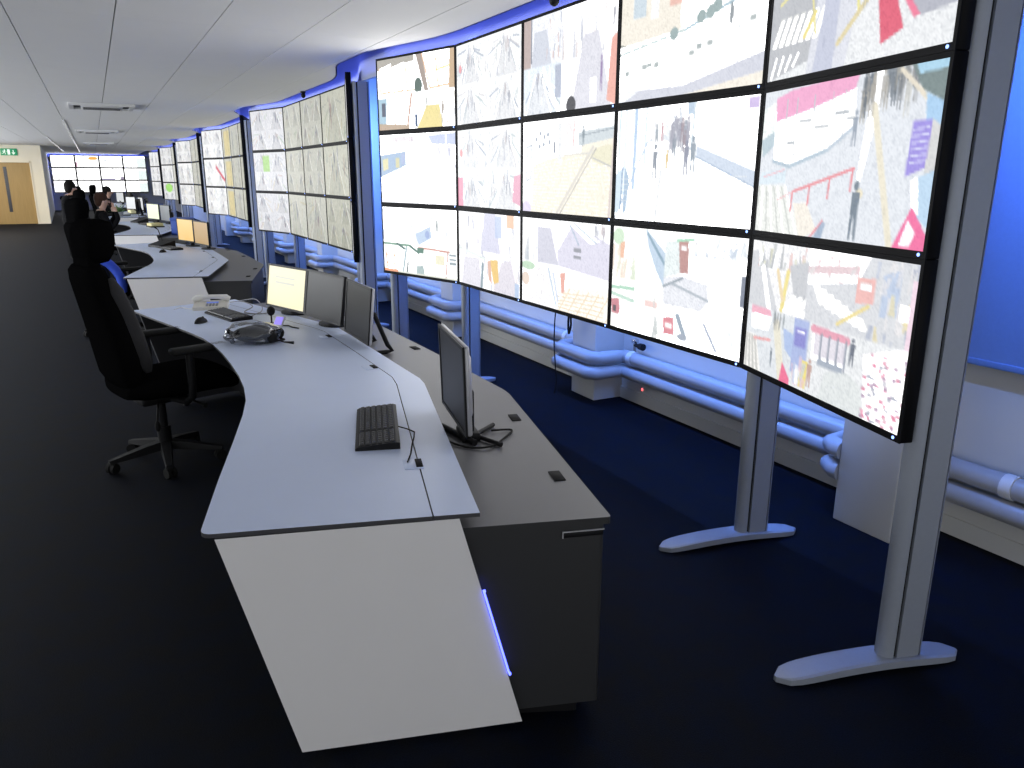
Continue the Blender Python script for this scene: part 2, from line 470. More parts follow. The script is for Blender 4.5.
class Pic:
    def __init__(self, W=128, H=72, bgc=(0.93, 0.93, 0.94), seed=0):
        self.W, self.H = W*2, H*2
        self.a = np.empty((self.H, self.W, 3)); self.a[:] = bgc
        self.u, self.v = np.meshgrid((np.arange(self.W)+0.5)/self.W, (np.arange(self.H)+0.5)/self.H)
        self.box = (0, 0, 1, 1); self.rng = random.Random(seed); self.wash = 0.84; self.boost = 5.0; self.seed = seed
    def T(self, p):
        x0, y0, x1, y1 = self.box
        return (x0+p[0]*(x1-x0), y0+p[1]*(y1-y0))
    def clip(self, m):
        x0, y0, x1, y1 = self.box
        return m & (self.u >= x0) & (self.u < x1) & (self.v >= y0) & (self.v < y1)
    def put(self, m, c, al=1.0):
        m = self.clip(m)
        self.a[m] = self.a[m]*(1-al)+np.array(c)*al
    def poly(self, pts, c, al=1.0):
        pts = [self.T(p) for p in pts]
        ins = np.zeros(self.u.shape, bool)
        n = len(pts)
        for i in range(n):
            (xa, ya), (xb, yb) = pts[i], pts[(i+1) % n]
            if ya == yb: continue
            cond = ((ya > self.v) != (yb > self.v)) & (self.u < (xb-xa)*(self.v-ya)/(yb-ya)+xa)
            ins ^= cond
        self.put(ins, c, al)
    def rect(self, x0, y0, x1, y1, c, al=1.0):
        (a, b), (d, e) = self.T((x0, y0)), self.T((x1, y1))
        self.put((self.u >= a) & (self.u < d) & (self.v >= b) & (self.v < e), c, al)
    def line(self, p, q, w, c, al=1.0):
        p, q = self.T(p), self.T(q)
        asp = self.H/self.W
        dx, dy = q[0]-p[0], (q[1]-p[1])*asp
        L = math.hypot(dx, dy) or 1e-6
        rx, ry = self.u-p[0], (self.v-p[1])*asp
        t = np.clip((rx*dx+ry*dy)/(L*L), 0, 1)
        d = np.hypot(rx-t*dx, ry-t*dy)
        self.put(d < w/2, c, al)
    def ell(self, x, y, rx, ry, c, al=1.0):
        x0, y0, x1, y1 = self.box
        (a, b) = self.T((x, y))
        self.put(((self.u-a)/(rx*(x1-x0)))**2+((self.v-b)/(ry*(y1-y0)))**2 < 1, c, al)
    def man(self, x, y, h, c, al=0.85):
        self.ell(x, y-h*0.91, h*0.035, h*0.085, c, al)
        self.poly([(x-h*0.06, y-h*0.80), (x+h*0.06, y-h*0.80), (x+h*0.05, y-h*0.4), (x-h*0.05, y-h*0.4)], c, al)
        self.poly([(x-h*0.05, y-h*0.42), (x-h*0.005, y-h*0.42), (x-h*0.03, y), (x-h*0.055, y)], c, al)
        self.poly([(x+h*0.005, y-h*0.42), (x+h*0.05, y-h*0.42), (x+h*0.05, y), (x+h*0.02, y)], c, al)
    def crowd(self, x0, y0, x1, y1, n, h, pal=((0.55, 0.58, 0.65), (0.65, 0.66, 0.72), (0.5, 0.52, 0.58), (0.7, 0.62, 0.62)), al=0.6):
        for _ in range(n):
            self.man(self.rng.uniform(x0, x1), self.rng.uniform(y0, y1), h*self.rng.uniform(0.7, 1.2), self.rng.choice(pal), al)
    def streaks(self, x0, y0, x1, y1, n, pal, al=0.5, w=0.012, lo=0.1, hi=0.4):
        for _ in range(n):
            x = self.rng.uniform(x0, x1); y = self.rng.uniform(y0, y1); L = self.rng.uniform(lo, hi)
            self.poly([(x, y), (x+w*self.rng.uniform(0.5, 2), y), (x+w+self.rng.uniform(-0.03, 0.03), min(y+L, y1)), (x+self.rng.uniform(-0.03, 0.03), min(y+L, y1))], self.rng.choice(pal), al)
    def corridor(self, floor=(0.85, 0.85, 0.87), wall=(0.93, 0.94, 0.94), vx=0.5, n=12, tint=((0.70, 0.76, 0.78), (0.80, 0.78, 0.80), (0.98, 0.98, 0.98), (0.62, 0.66, 0.74))):
        self.rect(0, 0, 1, 1, wall)
        self.streaks(0, 0.02, 1, 0.95, n, tint, 0.6)
        self.poly([(vx-0.06, 0.15), (vx+0.08, 0.15), (vx+0.36, 1), (vx-0.33, 1)], floor, 0.4)
        for q in range(n//2):
            ex, ey = self.rng.choice(((0, self.rng.uniform(.2, 1)), (1, self.rng.uniform(.2, 1)), (self.rng.uniform(0, .25), 1), (self.rng.uniform(.75, 1), 1)))
            t0 = self.rng.uniform(.15, .6); t1 = self.rng.uniform(t0+.2, 1)
            self.line((vx+(ex-vx)*t0, .15+(ey-.15)*t0), (vx+(ex-vx)*t1, .15+(ey-.15)*t1), self.rng.uniform(.004, .014), self.rng.choice(tint), .7)
        self.streaks(0, 0.3, 1, 0.98, n//2, tint, 0.35, 0.02)
        self.line((vx-0.06, 0.15), (vx-0.33, 1), 0.008, (0.98, 0.98, 0.98))
        self.line((vx+0.08, 0.15), (vx+0.36, 1), 0.01, (0.99, 0.99, 0.99))
        self.crowd(vx-0.12, 0.3, vx+0.15, 0.75, 7, 0.26)
    def out(self):
        a = self.a.reshape(self.H//2, 2, self.W//2, 2, 3).mean((1, 3))
        rs = np.random.RandomState(self.seed+11)
        fine = rs.normal(0, 0.022, a.shape[:2]); co = rs.normal(0, 0.018, (a.shape[0]//3+1, a.shape[1]//2+1)).repeat(3, 0).repeat(2, 1)[:a.shape[0], :a.shape[1]]
        a = a-np.abs(fine+co)[..., None]*np.array([1.0, 0.95, 0.85])+0.01
        a = 1-(1-np.clip(a, 0, 1))*self.wash
        l = s2l(a)
        return l*0.95+l.min(-1, keepdims=True)**14*self.boost      # whites are far brighter than the rest, as on an over-exposed display

W1 = (1, 1, 1); ORANGE = (0.95, 0.72, 0.52); GREYF = (0.82, 0.83, 0.86)
def quads(p): 
    for b in ((0, 0, .5, .5), (.5, 0, 1, .5), (0, .5, .5, 1), (.5, .5, 1, 1)):
        p.box = b; yield
    p.box = (0, 0, 1, 1)

def pic_r0c0(p):
    q = quads(p)
    next(q); p.rect(0, 0, 1, 1, (0.97, 0.97, 0.97)); p.poly([(0, 0), (1, 0), (1, .16), (0, .3)], (0.66, 0.64, 0.60)); 
    for x in (.05, .42, .78): p.poly([(x, .25), (x+.34, .15), (x+.32, .92), (x+.03, .95)], W1); p.line((x, .25), (x+.03, .95), .012, ORANGE); p.line((x+.03, .95), (x+.32, .92), .012, ORANGE)
    next(q); p.rect(0, 0, 1, 1, (0.98, 0.98, 0.97)); p.poly([(.05, 0), (.2, 0), (.36, 1), (.26, 1)], (0.62, 0.56, 0.52)); p.poly([(.88, 0), (1, 0), (1, 1), (.85, 1)], (0.78, 0.66, 0.52))
    p.line((.2, .0), (.4, .95), .012, ORANGE); p.line((.4, .95), (.86, .9), .012, ORANGE); p.line((.54, .1), (.6, .93), .012, ORANGE); p.line((.55, .5), (.88, .42), .012, (0.92, 0.85, 0.5)); p.ell(.1, .85, .1, .22, (0.28, 0.36, 0.33))
    next(q); p.rect(0, 0, 1, 1, (0.97, 0.97, 0.98)); p.poly([(0, .1), (.25, .1), (.2, .9), (0, .9)], (0.62, 0.76, 0.84)); p.rect(.1, .22, .2, .6, (0.25, 0.28, 0.36)); p.line((.5, .1), (.45, .95), .01, ORANGE); p.line((.92, .05), (.8, .9), .02, (0.72, 0.52, 0.42)); p.poly([(0, .8), (.85, .88), (.85, 1), (0, 1)], (0.72, 0.62, 0.52))
    next(q); p.rect(0, 0, 1, 1, (0.97, 0.97, 0.97)); p.poly([(.3, .4), (.62, .4), (.7, 1), (.05, 1)], (0.93, 0.86, 0.55)); p.streaks(.6, 0, 1, .9, 14, ((.72, .78, .86), (.6, .62, .68), (.85, .8, .72)), .7); p.man(.3, .45, .35, (.5, .52, .5)); p.man(.7, .8, .5, (.6, .55, .5)); p.rect(0, .6, .06, .95, (.15, .25, .4))
    list(q)
def pic_grey_quad(p):
    k = 0
    for _ in quads(p):
        p.corridor((0.80, 0.80, 0.83), (0.89, 0.90, 0.90), 0.45+0.1*(k % 2), 26); k += 1
        if k in (1,): p.ell(.13, .6, .05, .1, (.92, .6, .62))
def pic_r1c1(p):
    pic_grey_quad(p)
    p.rect(0, .62, .09, 1, (.93, .55, .66), .9); p.poly([(.9, .6), (1, .58), (1, .95), (.88, .9)], (.90, .62, .72), .9)
def pic_r0c2(p):
    p.box = (0, 0, .45, .5); p.rect(0, 0, 1, 1, (.88, .89, .92)); p.rect(0, 0, .2, 1, (.72, .64, .62)); p.line((.22, 0), (.22, .9), .012, (.35, .38, .45)); p.poly([(.3, .3), (.62, .3), (.75, 1), (.22, 1)], (.80, .82, .87)); p.streaks(.55, 0, 1, .9, 16, ((.62, .66, .72), (.5, .54, .62), (.95, .95, .95), (.85, .7, .66)), .7)
    p.box = (0, .5, .45, 1); p.corridor((.84, .82, .82), (.86, .90, .94), .4, 18); p.line((.55, .1), (.95, 1), .03, W1); p.rect(.85, .05, 1, .7, (.55, .58, .68), .6)
    p.box = (.45, 0, 1, 1); p.rect(0, 0, 1, 1, (.94, .94, .95)); p.streaks(0, 0, 1, .5, 26, ((.80, .80, .83), (.70, .72, .78), (.98, .98, .98), (.85, .78, .76)), .6); p.poly([(.42, .3), (.68, .3), (.92, 1), (.2, 1)], (.84, .84, .88)); p.poly([(.9, .4), (1, .36), (1, 1), (.84, .95)], (.93, .66, .60)); p.man(.74, .86, .34, (.52, .42, .62)); p.rect(.55, .72, .66, .95, (.96, .96, .96)); p.ell(.2, .95, .09, .09, (.2, .2, .22)); p.man(.93, .3, .2, (.5, .5, .55))
    p.box = (0, 0, 1, 1)
def pic_r0c3(p):
    p.rect(0, 0, 1, 1, (.93, .90, .84)); p.rect(.1, .1, .2, .3, (.78, .84, .88)); p.rect(.24, .1, .3, .34, (.9, .9, .9)); p.rect(.38, .1, .47, .28, (.92, .72, .66)); p.ell(.62, .35, .16, .3, (.98, .98, .98)); p.poly([(.6, .0), (.72, 0), (.66, .28), (.6, .22)], (.45, .46, .66)); p.rect(.7, .0, 1, .4, (.95, .94, .93)); p.line((.0, .5), (.18, .58), .01, (.5, .52, .5))
    p.poly([(0, .52), (.45, .48), (1, .30), (1, .78), (.5, .93), (0, .9)], (.985, .985, .98)); p.line((0, .58), (.5, .49), .008, (.6, .72, .72)); p.line((.5, .49), (1, .28), .012, (.62, .74, .80))
    for x in (.18, .3, .48, .64, .84): p.line((x, .55-.2*x), (x, .92-.12*x), .006, (.80, .84, .84))
    for x, y in ((.05, .73), (.19, .7), (.23, .69), (.28, .7), (.53, .66), (.58, .62), (.65, .61), (.90, .5)): p.rect(x, y, x+.035, y+.04, (.66, .70, .70))
    for x, y in ((.42, .5), (.60, .42), (.66, .40), (.7, .37)): p.ell(x, y, .03, .05, (.58, .66, .66))
    p.ell(.79, .45, .012, .08, (.55, .58, .6)); p.poly([(0, .9), (.5, .92), (1, .76), (1, .9), (0, 1.1)], (.80, .81, .86)); p.poly([(0, .9), (.16, .92), (.04, 1), (0, 1)], (.90, .92, .94))
def pic_r0c4(p):
    p.rect(0, 0, 1, 1, (.86, .87, .88)); p.poly([(0, .3), (.35, .3), (.3, .9), (0, 1)], (.70, .71, .73)); p.poly([(.33, .2), (.6, .1), (.5, 1), (.27, 1)], (.83, .84, .88))
    for i in range(7): p.poly([(.02+.045*i, .78), (.05+.045*i, .78), (.10+.045*i, .60), (.075+.045*i, .60)], (.98, .98, .94))
    for i in range(4): p.line((.03+.05*i, .98-.02*i), (.06+.05*i, .85), .012, (.97, .97, .97))
    p.poly([(.38, .35), (.45, .3), (.43, 1), (.31, 1)], (.74, .76, .84)); p.line((.06, .5), (.25, .36), .012, (.90, .86, .55)); p.line((.25, .36), (.31, .75), .01, (.90, .86, .55)); p.line((.24, .75), (.3, .62), .02, (.92, .85, .5)); p.line((.5, .25), (.55, .7), .012, (.92, .88, .5)); p.line((.45, .85), (.62, .6), .02, (.86, .80, .6))
    p.poly([(.58, .0), (1, .5), (1, .78), (.82, .82), (.56, .25)], (.92, .42, .55)); p.poly([(.62, .12), (1, .6), (1, .80), (.85, .82), (.6, .3)], (.66, .67, .72)); p.poly([(.72, 0), (1, 0), (1, .52), (.78, .25)], (1.1, 1.1, 1.08)); p.poly([(.60, .3), (.66, .4), (.78, .86), (.68, .92)], (.86, .30, .40)); p.ell(.655, .5, .035, .09, (1, 1, .98)); p.man(.47, .3, .2, (.6, .4, .45)); p.crowd(.5, .3, .6, .8, 5, .2)
def pic_r1c0(p):
    p.rect(0, 0, 1, 1, (.985, .985, .985)); p.rect(.18, .03, .48, .12, (.90, .86, .88)); p.poly([(0, .25), (.42, .2), (.38, .62), (0, .78)], (.97, .97, .98)); p.poly([(0, .3), (.36, .25), (.36, .45), (0, .62)], (.62, .72, .84)); p.poly([(.03, .36), (.11, .34), (.11, .5), (.04, .53)], (.88, .86, .66)); p.rect(.22, .34, .27, .48, (.82, .80, .62)); p.rect(.3, .28, .35, .44, (.66, .72, .86))
    p.poly([(0, .85), (.3, .68), (.6, .66), (.6, 1), (0, 1)], (.92, .93, .95)); p.line((.625, 0), (.63, 1), .008, (.74, .78, .80)); p.poly([(.66, .04), (1, .02), (1, .18), (.7, .16)], (.78, .82, .95)); p.line((.88, 0), (.88, .2), .008, (.98, .98, 1)); p.crowd(.42, .2, .62, .3, 7, .14, al=.35); p.crowd(.72, .28, .98, .38, 12, .16, ((.75, .75, .88), (.66, .68, .8)), .5); p.poly([(.7, .36), (1, .44), (1, .5), (.7, .4)], (.90, .90, .97)); p.poly([(.66, .7), (1, .6), (1, 1), (.66, 1)], (.95, .95, .98))
def pic_r1c2(p):
    p.rect(0, 0, 1, 1, (.94, .91, .83)); p.poly([(0, 0), (.7, 0), (.68, .36), (.3, .42), (.14, .48), (.12, .9), (0, .96)], (.965, .965, .965)); p.poly([(.7, 0), (1, 0), (1, .2), (.68, .3)], (.93, .94, .95)); p.poly([(.65, .16), (1, .13), (1, .24), (.65, .3)], (.78, .82, .84)); p.line((.66, .2), (1, .15), .006, (.55, .6, .64)); p.poly([(.05, .28), (.12, .25), (.11, .62), (.05, .66)], (.90, .92, .94)); 
    for a in (((.05, .28), (.12, .25)), ((.12, .25), (.11, .62)), ((.11, .62), (.05, .66)), ((.05, .66), (.05, .28))): p.line(*a, .007, (.5, .54, .6))
    for x, y in ((.17, .2), (.22, .14), (.27, .18), (.31, .16), (.21, .28), (.26, .26), (.33, .24)): p.ell(x, y, .015, .025, (.62, .66, .72))
    p.rect(.43, .05, .47, .46, (.86, .87, .88)); p.poly([(.5, .05), (.61, .04), (.6, .3), (.49, .32)], (.95, .88, .88)); p.line((.61, .02), (.6, .32), .008, (.88, .6, .6)); p.man(.70, .3, .2, (.42, .48, .52)); p.rect(.38, .24, .4, .36, (.5, .53, .58))
    for i in range(16): p.line((.1, .5+.03*i), (1, .36+.045*i), .0025, (.98, .97, .93), .8)
    for i in range(12): p.line((.3+.06*i, .42), (-.1+.12*i, 1), .0025, (.98, .97, .93), .8)
    p.ell(.98, .4, .2, .1, (.90, .88, .76)); p.line((.80, .32), (.42, 1), .022, (.84, .82, .78)); p.line((.83, .33), (.46, 1), .008, (.66, .65, .64)); p.line((.5, .38), (.8, .37), .01, (.84, .83, .80)); p.line((.80, .42), (1, .52), .008, (.72, .72, .72)); p.line((1, .2), (.97, 1), .02, (.82, .76, .74)); p.ell(.05, .97, .06, .1, (.86, .82, .93))
def pic_r1c3(p):
    p.rect(0, 0, 1, 1, (.985, .985, .98)); p.rect(0, 0, .3, .3, (.94, .96, .98)); 
    for x, w, c in ((.02, .015, (.80, .88, .95)), (.07, .02, (.86, .92, .97)), (.15, .025, (.70, .80, .92)), (.24, .012, (.80, .88, .95))): p.poly([(x, 0), (x+w, 0), (x+w-.01, .8-.5*x), (x-.01, .8-.5*x)], c)
    p.line((.26, .3), (.0, 1), .01, (.66, .74, .84)); p.poly([(0, .58), (.06, .52), (.05, .9), (0, .95)], (.80, .88, .94)); p.line((.06, .52), (.05, .9), .01, (.45, .56, .7)); p.poly([(.08, .5), (.12, .62), (.1, .92), (.07, .95)], (.62, .72, .82)); p.rect(.55, 0, .6, .1, (.72, .80, .88)); p.line((.6, .0), (.585, .38), .015, (.80, .86, .90))
    p.poly([(.62, .06), (1, 0), (1, .55), (.62, .35)], (.975, .975, .97)); 
    for x in (.7, .78, .88): p.line((x, .06), (x, .4+.4*(x-.62)), .004, (.88, .89, .90))
    p.poly([(.62, .35), (1, .56), (1, .68), (.62, .44)], (.78, .83, .90)); p.line((.62, .44), (1, .68), .006, (.60, .68, .78)); p.rect(.28, .02, .5, .3, (.96, .96, .96)); p.streaks(.28, .0, .55, .3, 20, ((.80, .84, .88), (.88, .86, .86), (.7, .74, .8)), .6)
    p.line((.375, .52), (.345, 1), .014, (.80, .82, .84))
    for i in range(10): p.line((.05, .62+.05*i), (.95, .6+.05*i), .0022, (.93, .92, .90), .7)
    D = ((.45, .50, .56), (.52, .56, .62), (.6, .6, .66), (.55, .48, .52))
    p.crowd(.44, .3, .56, .48, 16, .22, D, .8); p.man(.325, .62, .3, (.42, .46, .52)); p.man(.415, .57, .2, (.85, .72, .45)); p.man(.555, .6, .3, (.48, .50, .58)); p.man(.60, .57, .3, (.46, .52, .58)); p.man(.33, .35, .2, (.55, .6, .64)); p.man(.37, .3, .16, (.75, .55, .58)); p.rect(.93, .02, .99, .1, (.80, .72, .90))
def pic_r1c4(p):
    p.rect(0, 0, 1, 1, (.84, .86, .89)); p.poly([(0, .12), (.1, .08), (.1, .35), (0, .45)], (.88, .91, .90)); p.poly([(0, .34), (.1, .28), (.1, .38), (.02, .46)], (.68, .76, .80))
    p.poly([(.09, .12), (.3, .03), (.58, .0), (.60, .28), (.45, .42), (.2, .52), (.1, .48)], (.955, .955, .95)); p.poly([(.09, .06), (.2, .02), (.6, -.02), (.58, .08), (.34, .16), (.1, .22)], (.93, .62, .78))
    for x in (.17, .24, .35, .46, .53): p.line((x, .08), (x, .46-.2*abs(x-.2)), .005, (.72, .76, .78))
    for x, y, w in ((.26, .22, .08), (.36, .27, .09), (.48, .2, .08), (.19, .36, .05), (.55, .24, .05)): p.rect(x, y, x+w, y+.02, (.72, .74, .76))
    p.line((.1, .49), (.22, .53), .014, (.64, .72, .78)); p.line((.22, .53), (.46, .43), .014, (.66, .74, .80)); p.line((.46, .43), (.6, .3), .012, (.70, .76, .82))
    p.poly([(.02, .57), (.2, .54), (.2, .64), (0, .66)], (.82, .88, .92)); p.line((.04, .6), (.19, .55), .006, (.92, .70, .74))
    p.poly([(0, .66), (.2, .66), (.26, .8), (.38, 1.0), (0, 1)], (.87, .88, .86))
    for i in range(8): p.line((.01+.028*i, .67), (.0+.045*i, 1), .010 if i % 2 else .006, (.95, .95, .93) if i % 2 else (.72, .74, .72))
    p.poly([(.27, .78), (.36, .77), (.44, .95), (.36, 1), (.33, 1)], (.92, .89, .84)); p.poly([(.42, 1), (.47, .88), (.49, .9), (.47, 1)], (.58, .66, .76)); p.line((.47, .88), (.40, 1), .008, (.9, .5, .55))
    R = (.90, .46, .50)
    p.line((.26, .7), (.62, .55), .010, R)
    for x, y in ((.26, .70), (.37, .655), (.49, .605), (.615, .553)): p.line((x, y), (x-.005, y+.13), .009, R)
    p.line((.16, .76), (.26, .7), .006, (.93, .72, .74))
    p.poly([(.655, .0), (.72, .0), (.71, .24), (.655, .66), (.635, .66), (.66, .24)], (.95, .96, .97)); p.line((.69, .2), (.84, 1), .03, (.90, .87, .78)); p.ell(.66, .7, .02, .03, (.90, .86, .74)); p.man(.645, .98, .36, (.36, .42, .48), .95)
    D = ((.30, .34, .38), (.42, .44, .46), (.5, .5, .5), (.62, .60, .56))
    p.crowd(.62, .1, .68, .3, 9, .2, D, .85); p.crowd(.72, .1, .88, .24, 22, .2, D, .7); p.man(.6, .42, .22, (.5, .55, .62)); p.man(.84, .28, .24, (.80, .80, .78))
    p.poly([(.84, 0), (1, 0), (1, .22), (.9, .14)], (.40, .47, .47)); p.poly([(.86, .0), (1, .0), (1, .05), (.88, .06)], (.62, .80, .90)); p.line((.8, .02), (.97, .25), .016, (.88, .84, .76)); p.poly([(.92, .16), (1, .22), (1, .5), (.94, .42)], (.62, .78, .92)); p.poly([(.88, .30), (.96, .3), (.955, .55), (.87, .6)], (.56, .50, .86)); p.poly([(.96, .3), (1, .34), (1, .58), (.95, .6)], (.80, .80, .80))
    for i in range(6): p.line((.885, .35+.035*i), (.95, .34+.035*i), .006, (.80, .80, .95))
    p.poly([(.9, .62), (1, .56), (1, .88), (.93, .8)], (.70, .82, .92)); p.poly([(.9, .62), (.93, .6), (.95, .8), (.92, .8)], (.96, .96, .96)); p.poly([(.92, .76), (1, .92), (1, 1.0), (.85, 1)], (.93, .36, .58)); p.poly([(.91, .83), (.95, .9), (.93, .98), (.88, .98)], (.97, .90, .93))
def pic_r2c0(p):
    p.rect(0, 0, 1, 1, (.975, .975, .97)); p.streaks(0, 0, 1, .45, 40, ((.80, .84, .86), (.86, .84, .80), (.70, .74, .8), (1, 1, 1)), .5, lo=.05, hi=.2); p.poly([(0, .35), (.5, .28), (.5, .5), (0, .5)], (.90, .92, .95)); p.poly([(.46, .38), (.66, .25), (.68, .42), (.5, .55)], (.74, .82, .92)); p.man(.75, .34, .22, (.45, .5, .5)); p.ell(.62, .38, .03, .06, (.6, .68, .86))
    p.rect(0, .54, 1, 1, (.95, .955, .945)); p.line((0, .56), (.38, .56), .022, (.45, .60, .52)); p.line((.2, .55), (.3, .62), .02, (.25, .38, .36)); p.line((.38, .57), (.5, .66), .02, (.25, .40, .36))
    for x in (.03, .55): p.rect(x, .6, x+.13, .97, W1); p.line((x, .6), (x+.02, .98), .016, (.93, .62, .48)); p.line((x+.13, .6), (x+.12, .97), .012, (.93, .66, .5)); p.line((x, .74), (x+.13, .74), .01, (.95, .70, .55)); p.line((x, .86), (x+.13, .86), .01, (.95, .75, .6))
    p.poly([(.5, .58), (.9, .58), (.86, 1), (.58, .96)], (.985, .98, .96)); p.line((.5, .58), (.9, .6), .016, (.80, .55, .5)); p.line((.88, .6), (.85, 1), .014, (.75, .55, .52)); p.rect(.72, .66, .84, .8, (.94, .92, .80)); p.poly([(.36, .62), (.46, .72), (.46, .98), (.36, .96)], W1); p.line((.33, .6), (.28, .95), .02, (.55, .66, .70)); p.rect(.48, .58, .57, .66, (.30, .46, .40)); p.poly([(.47, .86), (.56, .84), (.58, 1), (.46, 1)], (.66, .74, .74)); p.line((.35, .82), (.33, 1), .02, (.3, .36, .38)); p.rect(.9, .6, .98, .86, (.90, .92, .94)); p.poly([(0, .95), (.2, .96), (.2, 1), (0, 1)], (.95, .62, .45)); p.rect(.2, .97, 1, 1, (.86, .87, .82))
    for y in (.64, .7, .76): p.line((.9, y), (.98, y), .012, (.45, .52, .55))
def pic_r2c1(p):
    p.rect(0, 0, 1, 1, (.93, .92, .94)); p.streaks(0, 0, 1, 1, 60, ((.80, .80, .86), (.72, .74, .82), (.98, .98, .98), (.86, .80, .80), (.66, .70, .76)), .55); p.poly([(.45, .0), (.62, 0), (.7, .5), (.4, .5)], (.82, .82, .90)); p.poly([(.1, .62), (.36, .6), (.4, 1), (.05, 1)], (.86, .85, .89)); p.poly([(.72, .6), (.86, .55), (.98, 1), (.6, 1)], (.86, .84, .88)); p.rect(.62, .03, .72, .3, (.70, .78, .92), .7); p.rect(.80, .0, .9, .16, (.95, .76, .62), .9); p.line((.42, .68), (.40, .98), .035, (.52, .60, .64)); p.poly([(.54, .6), (.66, .58), (.68, .86), (.60, .9)], (.94, .78, .45)); p.poly([(.5, .62), (.55, .6), (.57, .9), (.52, .86)], (.88, .70, .62)); p.man(.15, .6, .22, (.5, .54, .6)); p.man(.18, .22, .2, (.62, .64, .7)); p.line((0, .5), (.45, .6), .02, (.86, .90, .88)); p.rect(.92, .82, .98, 1, (.72, .80, .92))
def pic_r2c2(p):
    p.rect(0, 0, 1, 1, (.93, .93, .94)); p.poly([(.2, .1), (.36, .1), (.46, .5), (.2, .5)], (.80, .80, .86)); p.poly([(.44, .35), (.62, .02), (1, .2), (1, .56), (.46, .5)], (.84, .83, .90)); p.poly([(.56, .02), (.66, .02), (.9, .18), (.8, .22)], (.95, .96, .96)); p.line((.58, .04), (.68, .24), .012, (.70, .76, .84)); p.line((.62, .02), (.86, .2), .01, (.74, .8, .86)); p.rect(.63, .28, .71, .32, (.55, .56, .6)); p.rect(.63, .36, .71, .39, (.55, .56, .6)); p.streaks(0, .02, .2, .5, 14, ((.8, .82, .84), (.9, .88, .86), (.72, .76, .8)), .6); p.ell(.08, .56, .09, .05, (.74, .86, .74)); p.ell(.05, .72, .05, .08, (.92, .84, .78)); p.poly([(.2, .55), (.36, .54), (.42, 1), (.08, 1)], (.90, .89, .90)); p.line((.34, .55), (.44, .95), .014, (.74, .82, .9)); p.line((.40, .6), (.46, .9), .02, (.80, .84, .92)); p.poly([(.48, .58), (.54, .56), (.53, .78), (.50, .8)], (.92, .66, .60)); p.poly([(.46, .9), (.56, .72), (1, .66), (1, 1), (.45, 1)], (.955, .93, .88))
    for i in range(6): p.line((.48+.1*i, .98), (.6+.1*i, .72), .006, (.93, .82, .66)); p.line((.46, .8+.04*i), (.95, .74+.05*i), .005, (.94, .84, .70))
    p.crowd(.85, .12, .98, .2, 5, .14)
def pic_r2c3(p):
    p.rect(0, 0, .44, 1, (.95, .945, .92)); p.streaks(0, .02, .2, .5, 18, ((.86, .90, .80), (.93, .84, .76), (.96, .94, .86), (.80, .86, .78)), .7); p.ell(.05, .1, .05, .08, (.80, .90, .78)); p.poly([(.07, .16), (.11, .14), (.10, .3), (.07, .3)], (.93, .72, .60)); p.poly([(.28, .0), (.44, .2), (.44, .5), (.33, .28)], (.74, .82, .90)); p.line((.3, .05), (.44, .3), .016, (.50, .62, .70)); p.line((.33, .0), (.44, .16), .014, (.94, .96, .97)); p.poly([(.18, .1), (.27, .06), (.42, .5), (.3, .55)], (.975, .97, .95)); p.line((0, .6), (.2, .58), .018, (.66, .84, .74)); p.line((0, .66), (.2, .7), .02, (.76, .88, .82)); p.poly([(.0, .72), (.07, .7), (.09, .86), (.01, .86)], (.80, .50, .54)); p.rect(.02, .78, .05, .84, (.35, .3, .32)); p.poly([(.1, .74), (.4, .7), (.42, 1), (.05, 1)], (.99, .99, .985)); p.rect(.3, .66, .4, .72, (.95, .82, .80)); p.streaks(.36, .6, .44, 1, 8, ((.80, .82, .82), (.7, .74, .74)), .6)
    p.rect(.44, 0, 1, 1, (.95, .95, .945)); p.poly([(.44, .1), (.6, .06), (.62, .34), (.44, .42)], (.86, .90, .90)); p.poly([(.54, .07), (.61, .06), (.62, .35), (.56, .36)], (.72, .52, .50)); p.line((.53, .08), (.64, .06), .014, (.62, .85, .72)); p.rect(.56, .12, .60, .16, (.92, .88, .88)); p.poly([(.44, .42), (.56, .38), (.84, .44), (.72, .66), (.44, .66)], (.86, .87, .90)); p.line((.44, .5), (.58, .4), .012, (.55, .6, .64)); p.line((.5, .46), (.78, .56), .012, (.66, .7, .74)); p.ell(.9, .42, .14, .32, (.995, .995, .99)); p.streaks(.62, .02, .98, .2, 22, ((.80, .84, .88), (.70, .76, .84), (.88, .86, .86)), .6, lo=.05, hi=.15); p.rect(.44, .66, 1, 1, (.975, .975, .975)); p.poly([(.45, .78), (.53, .76), (.54, .92), (.46, .93)], (.86, .52, .56)); p.rect(.47, .82, .52, .87, (.96, .90, .90)); p.line((.56, .74), (.62, .92), .03, (.60, .66, .72)); p.ell(.60, .92, .035, .03, (.62, .66, .72)); p.line((.75, .76), (.84, .96), .014, (.66, .70, .78)); p.poly([(.88, .72), (1, .66), (1, .86), (.9, .92)], (.90, .92, .95)); p.rect(.97, .3, 1, .55, (.45, .48, .55))
